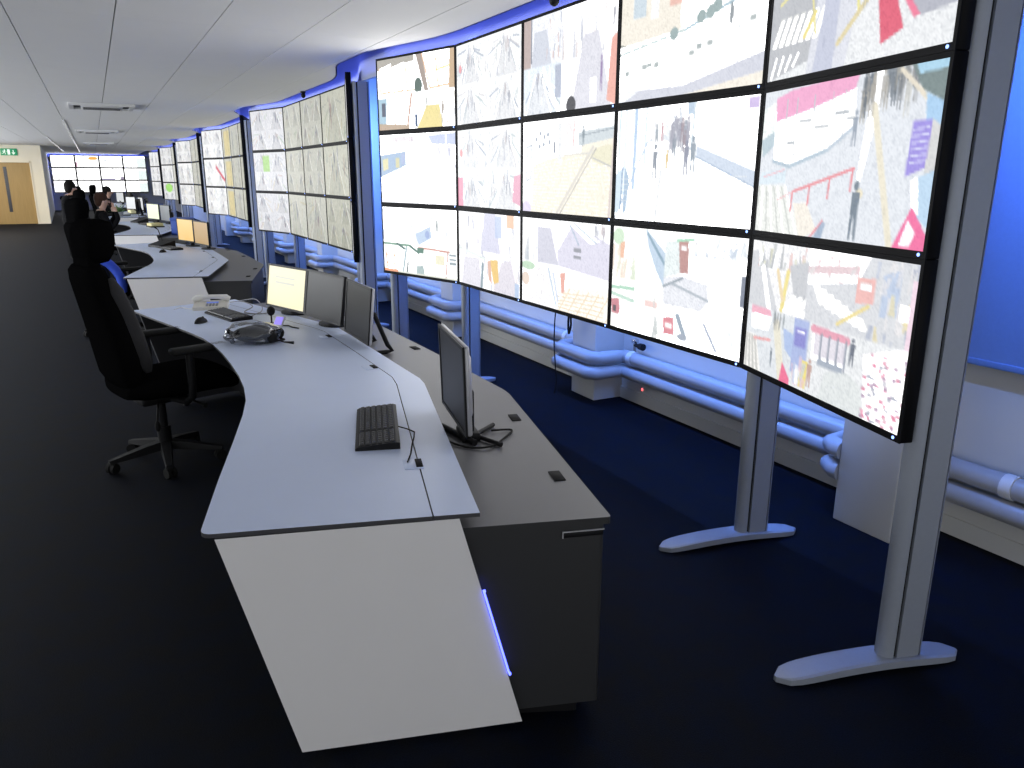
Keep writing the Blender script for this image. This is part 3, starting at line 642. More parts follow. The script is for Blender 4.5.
def pic_r2c4(p):
    p.box = (0, 0, .42, .5); p.rect(0, 0, 1, 1, (.88, .88, .89)); p.poly([(0, .2), (.2, .1), (.55, 1), (0, 1)], (.80, .81, .83)); p.line((.16, .15), (.4, 1), .03, (.97, .97, .97)); p.streaks(.1, 0, 1, .4, 30, ((.72, .74, .74), (.9, .72, .7), (.84, .84, .72), (.6, .62, .64), (.97, .97, .97)), .7, .03); p.poly([(.7, .3), (1, .2), (1, .8), (.8, .7)], (.76, .77, .79)); p.line((.68, .4), (.62, .95), .025, (.93, .86, .52)); p.line((.5, .4), (.62, .8), .02, (.93, .84, .66))
    for i in range(4): p.poly([(.62+.1*i, .98), (.7+.1*i, .98), (.86+.1*i, .7), (.8+.1*i, .7)], (.97, .97, .95))
    p.box = (.42, 0, 1, .5); p.rect(0, 0, 1, 1, (.82, .83, .85)); p.poly([(0, 0), (.6, 0), (.5, .35), (0, .5)], (.96, .96, .96)); p.line((0, .3), (.48, .2), .03, (.88, .78, .80)); p.streaks(0, .05, .55, .4, 20, ((.84, .86, .86), (.9, .74, .76), (.78, .8, .78)), .6, .02, .04, .16)
    for i in range(7): p.poly([(.06+.075*i, .48+.05*i), (.13+.075*i, .46+.05*i), (.22+.07*i, .72+.03*i), (.15+.07*i, .74+.03*i)], (.965, .96, .93))
    p.poly([(.5, .28), (.66, .26), (.66, .56), (.5, .6)], (.93, .70, .68)); p.rect(.53, .33, .63, .42, (.90, .92, .93)); p.poly([(.72, .2), (.86, .1), (.86, .65), (.72, .7)], (.72, .78, .88)); p.streaks(.6, 0, 1, 1, 26, ((.7, .74, .84), (.88, .86, .86), (.94, .86, .6), (.6, .64, .74)), .6, .02); p.line((.35, .92), (.62, .6), .014, (.93, .85, .55)); p.rect(.88, .5, .95, .68, (.97, .97, .97)); p.rect(.95, .2, 1, 1, (.93, .82, .88))
    p.box = (0, .5, .36, 1); p.rect(0, 0, 1, 1, (.84, .86, .88)); p.poly([(.1, .05), (.4, .0), (.55, .1), (.5, .32), (.12, .35)], (.96, .955, .95)); p.poly([(.1, .0), (.5, .0), (.54, .1), (.1, .12)], (.93, .66, .74)); p.poly([(0, .45), (.24, .45), (.4, 1), (0, 1)], (.90, .89, .87))
    for i in range(4): p.line((.03+.06*i, .48), (.05+.09*i, 1), .016, (.78, .78, .76))
    p.line((.2, .5), (.55, .45), .012, (.93, .62, .62)); p.man(.6, .85, .3, (.35, .4, .45)); p.line((.66, .2), (.85, 1), .05, (.90, .88, .80)); p.crowd(.6, .15, .8, .3, 12, .22, ((.4, .44, .46), (.55, .55, .55))); p.poly([(.8, .2), (1, .25), (1, .6), (.86, .5)], (.66, .74, .90)); p.poly([(.84, .7), (1, .9), (1, 1), (.8, 1)], (.93, .40, .55))
    p.box = (.36, .5, 1, 1); p.rect(0, 0, 1, 1, (.86, .87, .88)); p.poly([(0, 0), (.16, 0), (.16, .6), (0, .8)], (.64, .70, .88)); p.rect(.02, .12, .14, .4, (.50, .50, .80)); p.rect(.04, .16, .12, .2, (.9, .9, 1)); p.poly([(.2, .05), (.52, .08), (.52, .5), (.2, .48)], (.955, .955, .96)); p.line((.2, .07), (.52, .1), .03, (.90, .60, .68))
    for i in range(4): p.rect(.22+.075*i, .14, .28+.075*i, .42, (.86, .84, .88)); p.line((.29+.075*i, .12), (.29+.075*i, .5), .012, (.55, .58, .64))
    p.rect(.27, .46, .5, .54, (.62, .66, .72)); p.poly([(.12, .56), (.18, .55), (.17, .95), (.10, .95)], (.94, .86, .45)); p.man(.2, .9, .4, (.72, .55, .5)); p.man(.57, .4, .36, (.30, .33, .40)); p.streaks(0, .4, .12, .95, 10, ((.75, .8, .9), (.9, .76, .8), (.97, .97, .97)), .7, .03)
    p.poly([(.35, .6), (.55, .5), (.66, .6), (.72, 1), (.3, 1)], (.84, .86, .86)); p.poly([(.66, .2), (.94, .0), (1, 0), (1, 1), (.72, 1)], (.95, .93, .94))
    for _ in range(90):
        x = p.rng.uniform(.68, .99); y = p.rng.uniform(.1, .98); p.rect(x, y, x+.025, y+.035, p.rng.choice(((.88, .42, .56), (.93, .60, .70), (.60, .45, .60), (.97, .97, .97), (.55, .58, .66))), .8)
    p.box = (0, 0, 1, 1)

PICS = {(0, 0): pic_r0c0, (0, 1): pic_grey_quad, (0, 2): pic_r0c2, (0, 3): pic_r0c3, (0, 4): pic_r0c4, (1, 0): pic_r1c0, (1, 1): pic_r1c1, (1, 2): pic_r1c2, (1, 3): pic_r1c3, (1, 4): pic_r1c4, (2, 0): pic_r2c0, (2, 1): pic_r2c1, (2, 2): pic_r2c2, (2, 3): pic_r2c3, (2, 4): pic_r2c4}
PICTEXT = {(0, 0): 'white windows and a yellow floor', (0, 1): 'four pale grey shopping corridors', (0, 2): 'a brown pillar and purple figure', (0, 3): 'a long white counter', (0, 4): 'a street crossing and a red bus', (1, 0): 'a white hall with a blue poster', (1, 1): 'four grey corridors edged in pink', (1, 2): 'an empty sandy tiled floor', (1, 3): 'a bright passage with a crowd walking', (1, 4): 'steps, a red handrail and a lone walker', (2, 0): 'orange framed shop windows', (2, 1): 'a lilac hall with a yellow figure', (2, 2): 'grey lanes and a yellow hatched box', (2, 3): 'a sunlit road with red cars', (2, 4): 'street crossings and a packed shop shelf'}

def generic_pic(seed, W, H, tone):
    p = Pic(W, H, tuple(0.94*t for t in tone), seed); p.boost = 0.5; p.wash = 1.55
    r = p.rng
    kind = r.random()
    pal = tuple(tuple(t*c for t, c in zip(tone, q)) for q in ((.82, .84, .86), (.72, .74, .78), (.98, .98, .98), (.88, .82, .80), (.78, .84, .76), (.92, .88, .78)))
    if kind < 0.6:
        for _ in quads(p):
            p.corridor(tuple(.84*t for t in tone), tuple(.94*t for t in tone), r.uniform(.35, .65), 10, pal)
    elif kind < 0.8:
        for b in ((0, 0, .5, 1), (.5, 0, 1, 1)):
            p.box = b
            p.corridor(tuple(.86*t for t in tone), tuple(.95*t for t in tone), r.uniform(.35, .65), 14, pal)
        p.box = (0, 0, 1, 1)
    else:
        p.corridor(tuple(.88*t for t in tone), tuple(.96*t for t in tone), r.uniform(.3, .7), 18, pal)
    return p

# ------------------------------------------------------------------ video wall displays
BZ, BB, BT = 0.014, 0.023, 0.017     # side, bottom, top bezel
HW = CW/2-0.001
def display_meshes():
    hs = MB()
    hs.rbox(-HW, HW, 0.004, 0.05, 0.0005, RH-0.0005, 0.003, seg=1)
    hs.rbox(-HW+0.12, HW-0.12, 0.048, 0.075, 0.08, RH-0.08, 0.01, seg=1)
    bz = MB()
    bz.box(-HW, HW, 0, 0.006, 0.0005, BB).box(-HW, HW, 0, 0.006, RH-BT, RH-0.0005).box(-HW, -HW+BZ, 0, 0.006, BB, RH-BT).box(HW-BZ, HW, 0, 0.006, BB, RH-BT)
    dt = MB().cyl((HW-0.03, 0.0, BB*0.55), 0.0055, -0.002, 10, axis='y')
    return hs.mesh('housing', M_BEZEL), bz.mesh('bezel', M_BEZEL), dt.mesh('power_light', M_DOT)
HS, BZM, DTM = display_meshes()

def screen_mesh(p):
    a = p.out(); H, W = a.shape[:2]
    x = np.linspace(-HW+BZ, HW-BZ, W); z = np.linspace(RH-BT, BB, H)
    X, Z = np.meshgrid(x, z)
    co = np.stack([X.ravel(), np.full(W*H, 0.0035), Z.ravel()], 1)
    i = np.arange(W*H).reshape(H, W)
    f = np.stack([i[:-1, :-1], i[1:, :-1], i[1:, 1:], i[:-1, 1:]], -1).reshape(-1, 4)
    me = bpy.data.meshes.new('screen')
    me.vertices.add(W*H); me.vertices.foreach_set('co', co.ravel())
    me.loops.add(f.size); me.loops.foreach_set('vertex_index', f.ravel())
    me.polygons.add(len(f)); me.polygons.foreach_set('loop_start', np.arange(0, f.size, 4)); me.polygons.foreach_set('loop_total', np.full(len(f), 4))
    me.update(calc_edges=True)
    at = me.color_attributes.new('picture', 'FLOAT_COLOR', 'POINT')
    c = np.ones((W*H, 4)); c[:, :3] = a.reshape(-1, 3)
    at.data.foreach_set('color', c.ravel())
    me.materials.append(SCREEN)
    return me

def display(P, Q, row, label, group, pic, bezel=None):
    # P far end, Q near end of the front line (seen from the room: P left, Q right)
    P = Vector((P[0], P[1], 0)); Q = Vector((Q[0], Q[1], 0))
    d = (Q-P).normalized(); c = (P+Q)/2
    t = thing('video_wall_display', label, 'display', (c.x, c.y, ZB+(2-row)*RH), math.atan2(d.y, d.x), group)
    link('housing', HS, t); link('bezel', bezel or BZM, t); link('screen', screen_mesh(pic), t); link('power_light', DTM, t)
    return t

ROWN = ['top', 'middle', 'bottom']
WALLN = ['nearest', 'second nearest', 'third nearest', 'fourth nearest', 'fifth nearest', 'sixth nearest']
rngp = random.Random(5)
for k in range(N_ARR):
    yc = YC+k*PITCH_Y
    pts = [(x, y+yc) for x, y in ARR][::-1]      # far end first = left in the picture
    for c in range(5):
        for r in range(3):
            if k == 0:
                pic = Pic(144, 81, seed=r*5+c); PICS[(r, c)](pic)
                lab = 'display showing %s on the nearest video wall' % PICTEXT[(r, c)]
            else:
                tone = [(0.97, 0.97, 0.98), (0.90, 0.90, 0.87), (0.88, 0.88, 0.85), (0.87, 0.87, 0.83), (0.88, 0.88, 0.88)][c]  # columns greyed: dimming of screens at a slanting view, put into colour
                if k >= 2 and c == 0: tone = (1.0, 1.0, 1.0)
                W, H = ((64, 36) if k == 1 else (32, 18))
                pic = generic_pic(k*100+r*7+c, W, H, tone)
                if k == 1 and (r, c) == (1, 0): pic.rect(.3, .1, .5, .5, (.75, .88, .62), .8)
                if k == 2 and (r, c) == (1, 0): pic.line((.6, .3), (.95, .75), .06, (.85, .4, .5))
                if k == 2 and c == 1: pic.rect(.2, .1, .9, .95, (.92, .86, .66), .6)
                if k == 4 and (r, c) == (2, 0): pic.ell(.5, .3, .3, .25, (.75, .93, .6), .8)
                lab = 'small %s row display, %s column from the far end of the %s video wall' % (ROWN[r], ORD[c], WALLN[k])
            display(pts[c], pts[c+1], r, lab, 'displays of the %s video wall' % WALLN[k], pic)
FBM = MB().box(-HW, HW, -0.004, 0.006, 0.0005, 0.04).box(-HW, HW, -0.004, 0.006, RH-0.03, RH-0.0005).box(-HW, -HW+0.035, -0.004, 0.006, 0.04, RH-0.03).box(HW-0.035, HW, -0.004, 0.006, 0.04, RH-0.03).mesh('bezel', M_BEZEL)
# far wall of screens, facing the room
for c in range(4):
    for r in range(3):
        pic = Pic(32, 18, (1.02, 1.02, 1.02), seed=900+r*4+c); pic.boost = 1.5
        pic.streaks(.05, .1, .95, .8, 7, ((.85, .85, .88), (.92, .92, .9), (.8, .86, .9)), .5, .03)
        if (r, c) == (0, 1): pic.ell(.75, .25, .2, .14, (.97, .66, .25)); pic.rect(.02, .55, .1, .95, (.75, .55, .65)); pic.streaks(.15, .5, .4, .8, 6, ((.6, .6, .6),), .7)
        if (r, c) == (0, 2): pic.streaks(.15, .3, .75, .5, 10, ((.55, .6, .62), (.7, .72, .74)), .7)
        if (r, c) == (1, 2): pic.rect(.03, .85, .6, 1, (.80, .76, .95)); pic.ell(.9, .85, .08, .15, (.55, .5, .6))
        if c == 3: pic.rect(.6, .2, 1, .95, (.84, .93, .90), .7)
        x0 = -1.68+c*CW
        display((x0, 43.5), (x0+CW, 43.5), r, '%s row display, %s from the left, on the far end video wall' % (ROWN[r], ORD[c]), 'displays of the far end video wall', pic, FBM)

# ------------------------------------------------------------------ stands of the video walls
def stand_meshes():
    # local x = depth (towards the wall), y = width; post centred at the origin
    sec = lambda pts, z: [Vector((a, b, z)) for a, b in pts]
    nose = [(-0.042-0.040*math.cos(a), 0.036*math.sin(a)) for a in [-PI/2+PI*i/12 for i in range(13)]]
    up_ = MB()
    up_.loft([sec(nose, 0.045), sec(nose, 2.5)], 0, True)
    body = [(-0.028, -0.036), (0.058, -0.036), (0.058, 0.036), (-0.028, 0.036)]
    up_.loft([sec(body, 0.045), sec(body, 2.5)], 0, False)
    tail = [(0.064, -0.034), (0.074, -0.028), (0.080, -0.012), (0.080, 0.012), (0.074, 0.028), (0.064, 0.034)]
    up_.loft([sec(tail, 0.045), sec(tail, 2.5)], 0, False)
    gr = MB().box(-0.045, 0.066, -0.026, 0.026, 0.045, 2.495)
    # foot: flat arched bar
    prof = []
    N = 20
    for i in range(N+1):
        s = i/N; x = -0.47+s*0.72
        zt = 0.012+0.036*max(0, math.sin(PI*min(1, max(0, (s*0.96+0.02)))))**0.6
        zb_ = 0.0+0.018*math.sin(PI*s)
        w = 0.052*min(1, math.sqrt(max(0.02, 1-abs(2*s-1)**9)))
        prof.append([Vector((x, -w, zb_)), Vector((x, w, zb_)), Vector((x, w, zt-0.004)), Vector((x, w*0.8, zt)), Vector((x, -w*0.8, zt)), Vector((x, -w, zt-0.004))])
    ft = MB().loft(prof, 0, False)
    gl = MB().cyl((-0.43, 0, 0), 0.02, 0.012, 12).cyl((0.21, 0, 0), 0.02, 0.012, 12)
    return up_.mesh('upright', M_ALU), gr.mesh('groove', M_RUB), ft.mesh('foot', M_ALU), MB().cyl((-0.42, 0, -0.001), 0.022, 0.014, 12).mesh('glide', M_RUB)
UPM, GRM, FTM, GLM = stand_meshes()
def stand(x, y, rz, label, group):
    t = thing('video_wall_stand', label, 'stand', (x, y, 0), rz, group)
    link('upright', UPM, t); link('groove_insert', GRM, t); link('foot', FTM, t)
    link('glide', GLM, t); link('glide', GLM, t, loc=(0.62, 0, 0))
PLACE = ['at the near end of', 'at the near bend of', 'at the far bend of', 'at the far end of']
for k in range(N_ARR):
    for i, (x, y, a) in enumerate(((2.305, -2.535, -0.26), (2.56, -1.57, -0.20), (2.56, 1.57, 0.20), (2.305, 2.535, 0.26))):
        if k >= 2 and i in (2, 3): continue
        stand(x, YC+k*PITCH_Y+y, a, 'silver upright stand %s the %s video wall' % (PLACE[i], WALLN[k]), 'stands of the video walls')

# ------------------------------------------------------------------ control desks
ZW, ZG = 0.735, 0.685
FR = [(0.145, -1.965), (0.235, -1.60), (0.335, -1.235), (0.418, -0.92), (0.462, -0.72), (0.490, -0.50), (0.503, -0.28), (0.507, 0.0)]
def mirror(pts): return pts+[(x, -y) for x, y in pts[::-1] if abs(y) > 1e-6]
def rounded_corner(a, c, b, r, n=5):
    a, c, b = Vector(a), Vector(c), Vector(b)
    p = c+(a-c).normalized()*r; q = c+(b-c).normalized()*r
    return [tuple(p*(1-t)**2+c*2*t*(1-t)+q*t*t) for t in [i/n for i in range(n+1)]]
def console_meshes():
    D = {}
    A = (0.138, -1.975); B = (0.839, -2.175); slope = -0.29
    front = rounded_corner((0.839, -2.18), A, FR[1], 0.035)[0:]+FR[1:]
    front_full = front+[(x, -y) for x, y in front[::-1][1:]]
    seam = [(0.728, -2.148), (1.115, -0.755), (1.140, -0.62), (1.145, 0)]
    seam_full = mirror(seam)
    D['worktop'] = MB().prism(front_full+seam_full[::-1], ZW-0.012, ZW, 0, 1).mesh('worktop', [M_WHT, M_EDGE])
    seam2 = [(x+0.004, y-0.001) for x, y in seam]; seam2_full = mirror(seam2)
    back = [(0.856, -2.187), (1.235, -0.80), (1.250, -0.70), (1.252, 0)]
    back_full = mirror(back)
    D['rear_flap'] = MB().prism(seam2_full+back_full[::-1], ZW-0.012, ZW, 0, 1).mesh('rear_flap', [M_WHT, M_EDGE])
    # grey rear cabinet
    out = rounded_corner((0.6, -2.10), (1.235, -2.290), (1.585, -0.98), 0.012, 3)+rounded_corner((1.3, -1.9), (1.590, -0.96), (1.602, -0.7), 0.08, 4)+[(1.604, 0)]
    inn = [(0.74, -2.137), (1.13, -0.755), (1.16, 0)]
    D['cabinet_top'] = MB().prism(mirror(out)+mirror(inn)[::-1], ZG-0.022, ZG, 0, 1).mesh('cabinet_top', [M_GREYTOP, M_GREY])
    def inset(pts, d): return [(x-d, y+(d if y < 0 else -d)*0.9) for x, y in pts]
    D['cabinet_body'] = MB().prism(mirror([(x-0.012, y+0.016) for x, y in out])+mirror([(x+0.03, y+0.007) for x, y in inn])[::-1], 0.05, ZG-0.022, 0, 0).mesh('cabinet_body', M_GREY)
    D['plinth'] = MB().prism(mirror([(x-0.06, y+0.06) for x, y in out])+mirror([(x+0.08, y+0.06) for x, y in inn])[::-1], 0.0, 0.05).mesh('plinth', M_BLK)
    # white end panels: slanted boards
    e = Vector((0.962, -0.272))
    for nm, s in (('end_panel', 1), ):
        tl = Vector((0.172, -1.995)); 
        pts = [(tl, ZW-0.012), (tl+e*0.652, ZW-0.012), (tl+e*0.838, 0.025), (tl+e*0.180, 0.025)]
        n = Vector((0.272, 0.962))*0.025
        vs = [Vector((p.x, p.y, z)) for p, z in pts]+[Vector((p.x+n.x, p.y+n.y, z)) for p, z in pts]
        D['end_panel'] = MB().add(vs, [(3, 2, 1, 0)], 0).add(vs, [(4, 5, 6, 7), (0, 1, 5, 4), (1, 2, 6, 5), (2, 3, 7, 6), (3, 0, 4, 7)], 1).mesh('end_panel', [M_PANEL, M_EDGE])
        vs2 = [Vector((v.x, -v.y, v.z)) for v in vs]
        D['end_panel_far'] = MB().add(vs2, [(0, 1, 2, 3)], 0).add(vs2, [(7, 6, 5, 4), (4, 5, 1, 0), (5, 6, 2, 1), (6, 7, 3, 2), (7, 4, 0, 3)], 1).mesh('end_panel', [M_PANEL, M_EDGE])
    # blue light strip beside the slanted edge of the panel
    tr, br = pts[1], pts[2]
    P = lambda t, off: Vector((tr[0].x+(br[0].x-tr[0].x)*t+e.x*off, tr[0].y+(br[0].y-tr[0].y)*t+e.y*off-0.004, tr[1]+(br[1]-tr[1])*t))
    D['light_strip'] = MB().tube([P(0.33, 0.004), P(0.74, 0.004)], 0.0035, 8).ell(P(0.335, 0.006), 0.0045, 0.0045, 0.006, 8, 5).ell(P(0.745, 0.006), 0.0045, 0.0045, 0.006, 8, 5).mesh('light_strip', M_LED)
    D['pedestal'] = MB().box(0.3, 0.34, -0.01, 0.01, 0, 0.02).mesh('foot', M_BLK)
    D['grommet'] = MB().rbox(-0.02, 0.02, -0.042, 0.042, 0, 0.004, 0.0015, seg=1).mesh('grommet', M_RUB)
    D['latch_plate'] = MB().rbox(-0.032, 0.032, -0.045, 0.045, 0, 0.003, 0.001, seg=1).mesh('latch_plate', M_WHT)
    D['latch'] = MB().rbox(-0.011, 0.011, -0.036, 0.036, 0, 0.006, 0.001, seg=1).mesh('latch', M_RUB)
    D['foot'] = MB().cyl((0, 0, 0), 0.022, 0.028, 12).mesh('foot', M_BLK)
    D['badge'] = MB().rbox(-0.062, 0.062, -0.004, 0.0, -0.010, 0.010, 0.002, seg=1).mesh('badge', M_BLK)
    D['badge_rim'] = MB().box(-0.064, 0.064, -0.0055, -0.001, 0.008, 0.011).box(-0.064, -0.061, -0.0055, -0.001, -0.01, 0.01).mesh('rim', mat('badge_silver', (0.45, 0.45, 0.47), 0.4))
    return D
CM = console_meshes()
DESKN = ['nearest', 'second', 'third', 'fourth', 'fifth', 'sixth']
def console(k):
    t = thing('control_desk', ['curved white control desk with dark grey rear cabinet nearest the camera', 'second curved control desk holding the two orange screens', 'third curved white control desk, behind the desk with orange screens', 'fourth control desk, beyond the seated person in black', 'fifth control desk, near the far end of the room', 'sixth control desk, farthest from the camera'][k], 'desk', (0, YC+k*PITCH_Y, 0), 0, 'row of control desks')
    w = link('worktop', CM['worktop'], t)
    link('rear_flap', CM['rear_flap'], t)
    ct = link('cabinet_top', CM['cabinet_top'], t); link('cabinet_body', CM['cabinet_body'], t); link('plinth', CM['plinth'], t)
    link('end_panel', CM['end_panel'], t); link('end_panel', CM['end_panel_far'], t)
    if k < 1:
        link('light_strip', CM['light_strip'], t, label='glowing blue light strip')
        b = link('badge', CM['badge'], t, loc=(1.160, -2.2555, 0.634), rz=-0.285); link('rim', CM['badge_rim'], b)
    if k < 2:
        for x, y, a in ((1.255, -1.945, -0.27), (1.432, -1.31, -0.27), (1.545, 0.14, 0), (1.50, 1.1, 0.27)):
            link('grommet', CM['grommet'], ct, loc=(x, y, ZG), rz=a)
        for x, y, a in ((0.846, -1.745, -0.27), (1.128, -0.40, 0), (1.128, 0.45, 0)):
            p = link('latch_plate', CM['latch_plate'], t, loc=(x-0.022, y, ZW), rz=a); link('latch', CM['latch'], p, loc=(0.018, 0, 0.0))
    for x, y in ((0.42, -1.99), (0.85, -2.10)):
        for s in (1, -1): link('foot', CM['foot'], t, loc=(x, y*s, 0))
    return t
for k in range(5):
    console(k)

# ------------------------------------------------------------------ monitors
def mat_emit(name, c, s):
    return mat(name, (0.02, 0.02, 0.02), 0.4, emit=c, strength=s)
def monitor(label, P, Q, zbot, h, ztab, face, back=M_BLK, bez=0.014, tilt=0.0, stand_kind='foot', text=None, group=None, base_off=0.08):
    # P left, Q right bottom corners seen from the front
    P = Vector((P[0], P[1], 0)); Q = Vector((Q[0], Q[1], 0)); d = (Q-P); w = d.length; d.normalize(); c = (P+Q)/2
    t = thing('desk_monitor', label, 'monitor', (c.x, c.y, ztab), math.atan2(d.y, d.x), group)
    z0 = zbot-ztab
    T = Matrix.Translation((0, 0, z0)) @ Matrix.Rotation(-tilt, 4, 'X')
    hw = w/2
    MB().rbox(-hw, hw, 0.004, 0.024, 0, h, 0.008, M=T).rbox(-hw*0.6, hw*0.6, 0.02, 0.05, h*0.12, h*0.85, 0.015, M=T).build('housing', back, t)
    fr = MB()
    for q in ((-hw, hw, 0, bez), (-hw, hw, h-bez, h), (-hw, -hw+bez, bez, h-bez), (hw-bez, hw, bez, h-bez)): fr.box(q[0], q[1], -0.002, 0.006, q[2], q[3], 0, T)
    fr.build('bezel', M_BLK, t)
    s = MB().box(-hw+bez, hw-bez, 0.001, 0.004, bez, h-bez, 0, T).build('screen', face, t)
    if text:
        tx = MB()
        for (x0, x1, y0, y1) in text: tx.box(-hw+bez+x0*(w-2*bez), -hw+bez+x1*(w-2*bez), 0.0, 0.002, bez+(1-y1)*(h-2*bez), bez+(1-y0)*(h-2*bez), 0, T)
        tx.build('on_screen_text', mat_emit('screen_text', (0.62, 0.60, 0.48), 0.8), s, kind='stuff')
    if stand_kind == 'foot':
        MB().tube([(0, 0.05, z0+h*0.4), (0, 0.075, z0+0.04), (0, base_off, 0.012)], [0.022, 0.022, 0.03], 10).build('stand_neck', M_BLK, t)
        MB().prism([(0.13*math.cos(a)*0.9, base_off+0.085*math.sin(a)) for a in [2*PI*i/20 for i in range(20)]], 0, 0.012).build('stand_base', M_BLK, t)
    elif stand_kind == 'easel':
        for x in (-hw*0.55, hw*0.55+0.05):
            MB().tube([T @ Vector((x, 0.04, h*0.55)), (x, 0.13, 0.05), (x, 0.155, 0.016), (x, 0.12, 0.010), (x, 0.03, 0.010)], 0.013, 8).build('stand_leg', M_BLK, t)
        MB().rbox(-hw*0.6, hw*0.6+0.06, 0.02, 0.05, 0.0, 0.02, 0.004).build('stand_bar', M_SILVER, t)
    elif stand_kind == 'arm':
        MB().rbox(-0.03, 0.03, 0.035, 0.075, 0.03, h*0.35+z0, 0.008).build('stand_neck', M_BLK, t)
        b = MB()
        b.tube([(-0.05, 0.04, 0.012), (0.14, 0.15, 0.010)], 0.009, 8)
        b.tube([(0.05, 0.04, 0.012), (-0.10, 0.18, 0.010)], 0.009, 8)
        b.tube([(-0.13, -0.02, 0.012), (0.10, 0.06, 0.012)], 0.012, 8)
        b.rbox(-0.06, 0.06, 0.02, 0.09, 0.0, 0.035, 0.006)
        b.build('stand_base', M_BLK, t)
    return t
F_PALE = mat_emit('pale_yellow_screen', (0.86, 0.76, 0.44), 0.88)
F_ORANGE = mat_emit('orange_screen', (1.0, 0.58, 0.08), 0.72)
F_ORANGE2 = mat_emit('deep_orange_screen', (0.70, 0.38, 0.04), 0.5)
F_GRN = mat_emit('pale_green_screen', (0.85, 0.92, 0.62), 0.9)
F_WHT = mat_emit('white_document_screen', (0.80, 0.84, 0.86), 0.7)
monitor('lit pale yellow monitor with two lines of text on the nearest desk', (0.978, 5.58), (1.131, 5.09), 0.77, 0.295, ZW, F_PALE, tilt=0.15, text=((.2, .72, .24, .28), (.2, .72, .37, .42), (.3, .6, .44, .455)))
monitor('switched off black monitor right beside the pale yellow lit monitor', (1.122, 5.055), (1.222, 4.545), 0.772, 0.300, ZW, M_OFFSCR, tilt=0.15)
monitor('dark silver-edged touch monitor on an easel leg at the nearest desk', (1.232, 4.50), (1.228, 4.02), 0.752, 0.315, ZG, M_OFFSCR, back=M_SILVER, tilt=0.10, stand_kind='easel')
monitor('dark monitor standing alone on the grey cabinet near the black keyboard', (1.150, 2.785), (1.055, 2.34), 0.765, 0.325, ZG, M_OFFSCR, back=M_SILVER, tilt=-0.03, stand_kind='arm')
dy = PITCH_Y
monitor('bright orange lit monitor, left of the pair on the second desk', (0.935, 5.56+dy), (1.085, 5.06+dy), 0.80, 0.30, ZW, F_ORANGE)
monitor('darker orange lit monitor, right of the pair on the second desk', (1.088, 5.04+dy), (1.20, 4.50+dy), 0.79, 0.30, ZW, F_ORANGE2)
monitor('pale green lit monitor on the third desk', (0.90, 5.72+2*dy), (1.08, 5.10+2*dy), 0.80, 0.31, ZW, F_GRN)
monitor('grey unlit monitor right of the pale green one on the third desk', (1.10, 5.06+2*dy), (1.23, 4.50+2*dy), 0.79, 0.31, ZW, mat('grey_screen', (0.16, 0.17, 0.18), 0.3))
monitor('edge-on black monitor left of the grey one on the third desk', (1.18, 3.62+2*dy), (1.12, 3.10+2*dy), 0.79, 0.28, ZW, M_OFFSCR)
for k, (x, y, rz, f, lab) in enumerate(((0.80, 4.9+3*dy, -1.15, F_WHT, 'white document monitor left on the fourth desk'), (1.0, 4.2+3*dy, -1.4, F_WHT, 'pale lit monitor in the middle of the fourth desk'), (1.06, 3.1+3*dy, -1.7, M_OFFSCR, 'black monitor at the near end of the fourth desk'), (0.86, 2.6+3*dy, -1.8, M_OFFSCR, 'dark narrow monitor beside the near end of the fourth desk'),
     (0.72, 5.0+4*dy, -1.15, F_WHT, 'white lit monitor left on the fifth desk'), (0.95, 4.2+4*dy, -1.4, M_OFFSCR, 'black monitor in the middle of the fifth desk'), (1.0, 3.4+4*dy, -1.6, F_WHT, 'whitish monitor at the near end of the fifth desk'))):
    d = Vector((math.cos(rz), math.sin(rz)))*0.25
    monitor(lab, (x-d.x, y-d.y), (x+d.x, y+d.y), 0.80, 0.32, ZW, f)

# ------------------------------------------------------------------ keyboards, mouse, telephone and other small things
def keyboard(label, c, rz, L=0.46, Dp=0.155, cable=None):
    t = thing('keyboard', label, 'keyboard', (c[0], c[1], ZW), rz, 'black keyboards on the desks')
    prof = [(-Dp/2, 0.0), (Dp/2, 0.0), (Dp/2, 0.022), (Dp/2-0.012, 0.026), (-Dp/2+0.01, 0.014), (-Dp/2, 0.008)]
    MB().loft([[Vector((x, a, b)) for a, b in prof] for x in (-L/2, -L/2+0.004, L/2-0.004, L/2)], 0, False).build('keyboard_base', M_BLK, t)
    ks = MB()
    kx, ky = 21, 6
    for j in range(ky):
        for i in range(kx):
            if i in (15, 18) and kx == 21 and j != 9: pass
            if i in (14,) or (i == 17 and False): continue
            x = -L/2+0.012+(L-0.024)*i/kx; y = -Dp/2+0.014+(Dp-0.028)*j/ky
            w = (L-0.024)/kx-0.004; d = (Dp-0.028)/ky-0.004
            z = 0.013+0.012*(y+Dp/2)/Dp
            vs = [Vector((x, y, z)), Vector((x+w, y, z)), Vector((x+w, y+d, z+0.002)), Vector((x, y+d, z+0.002)), Vector((x+0.002, y+0.002, z+0.007)), Vector((x+w-0.002, y+0.002, z+0.007)), Vector((x+w-0.002, y+d-0.002, z+0.009)), Vector((x+0.002, y+d-0.002, z+0.009))]
            ks.add(vs, [(4, 5, 6, 7), (0, 1, 5, 4), (1, 2, 6, 5), (2, 3, 7, 6), (3, 0, 4, 7)])
    ks.build('keys', mat('key_caps', (0.035, 0.035, 0.038), 0.5), t, kind='stuff')
    if cable:
        MB().tube([Vector(p) for p in cable], 0.0025, 6).build('cable', M_RUB, t)
    return t
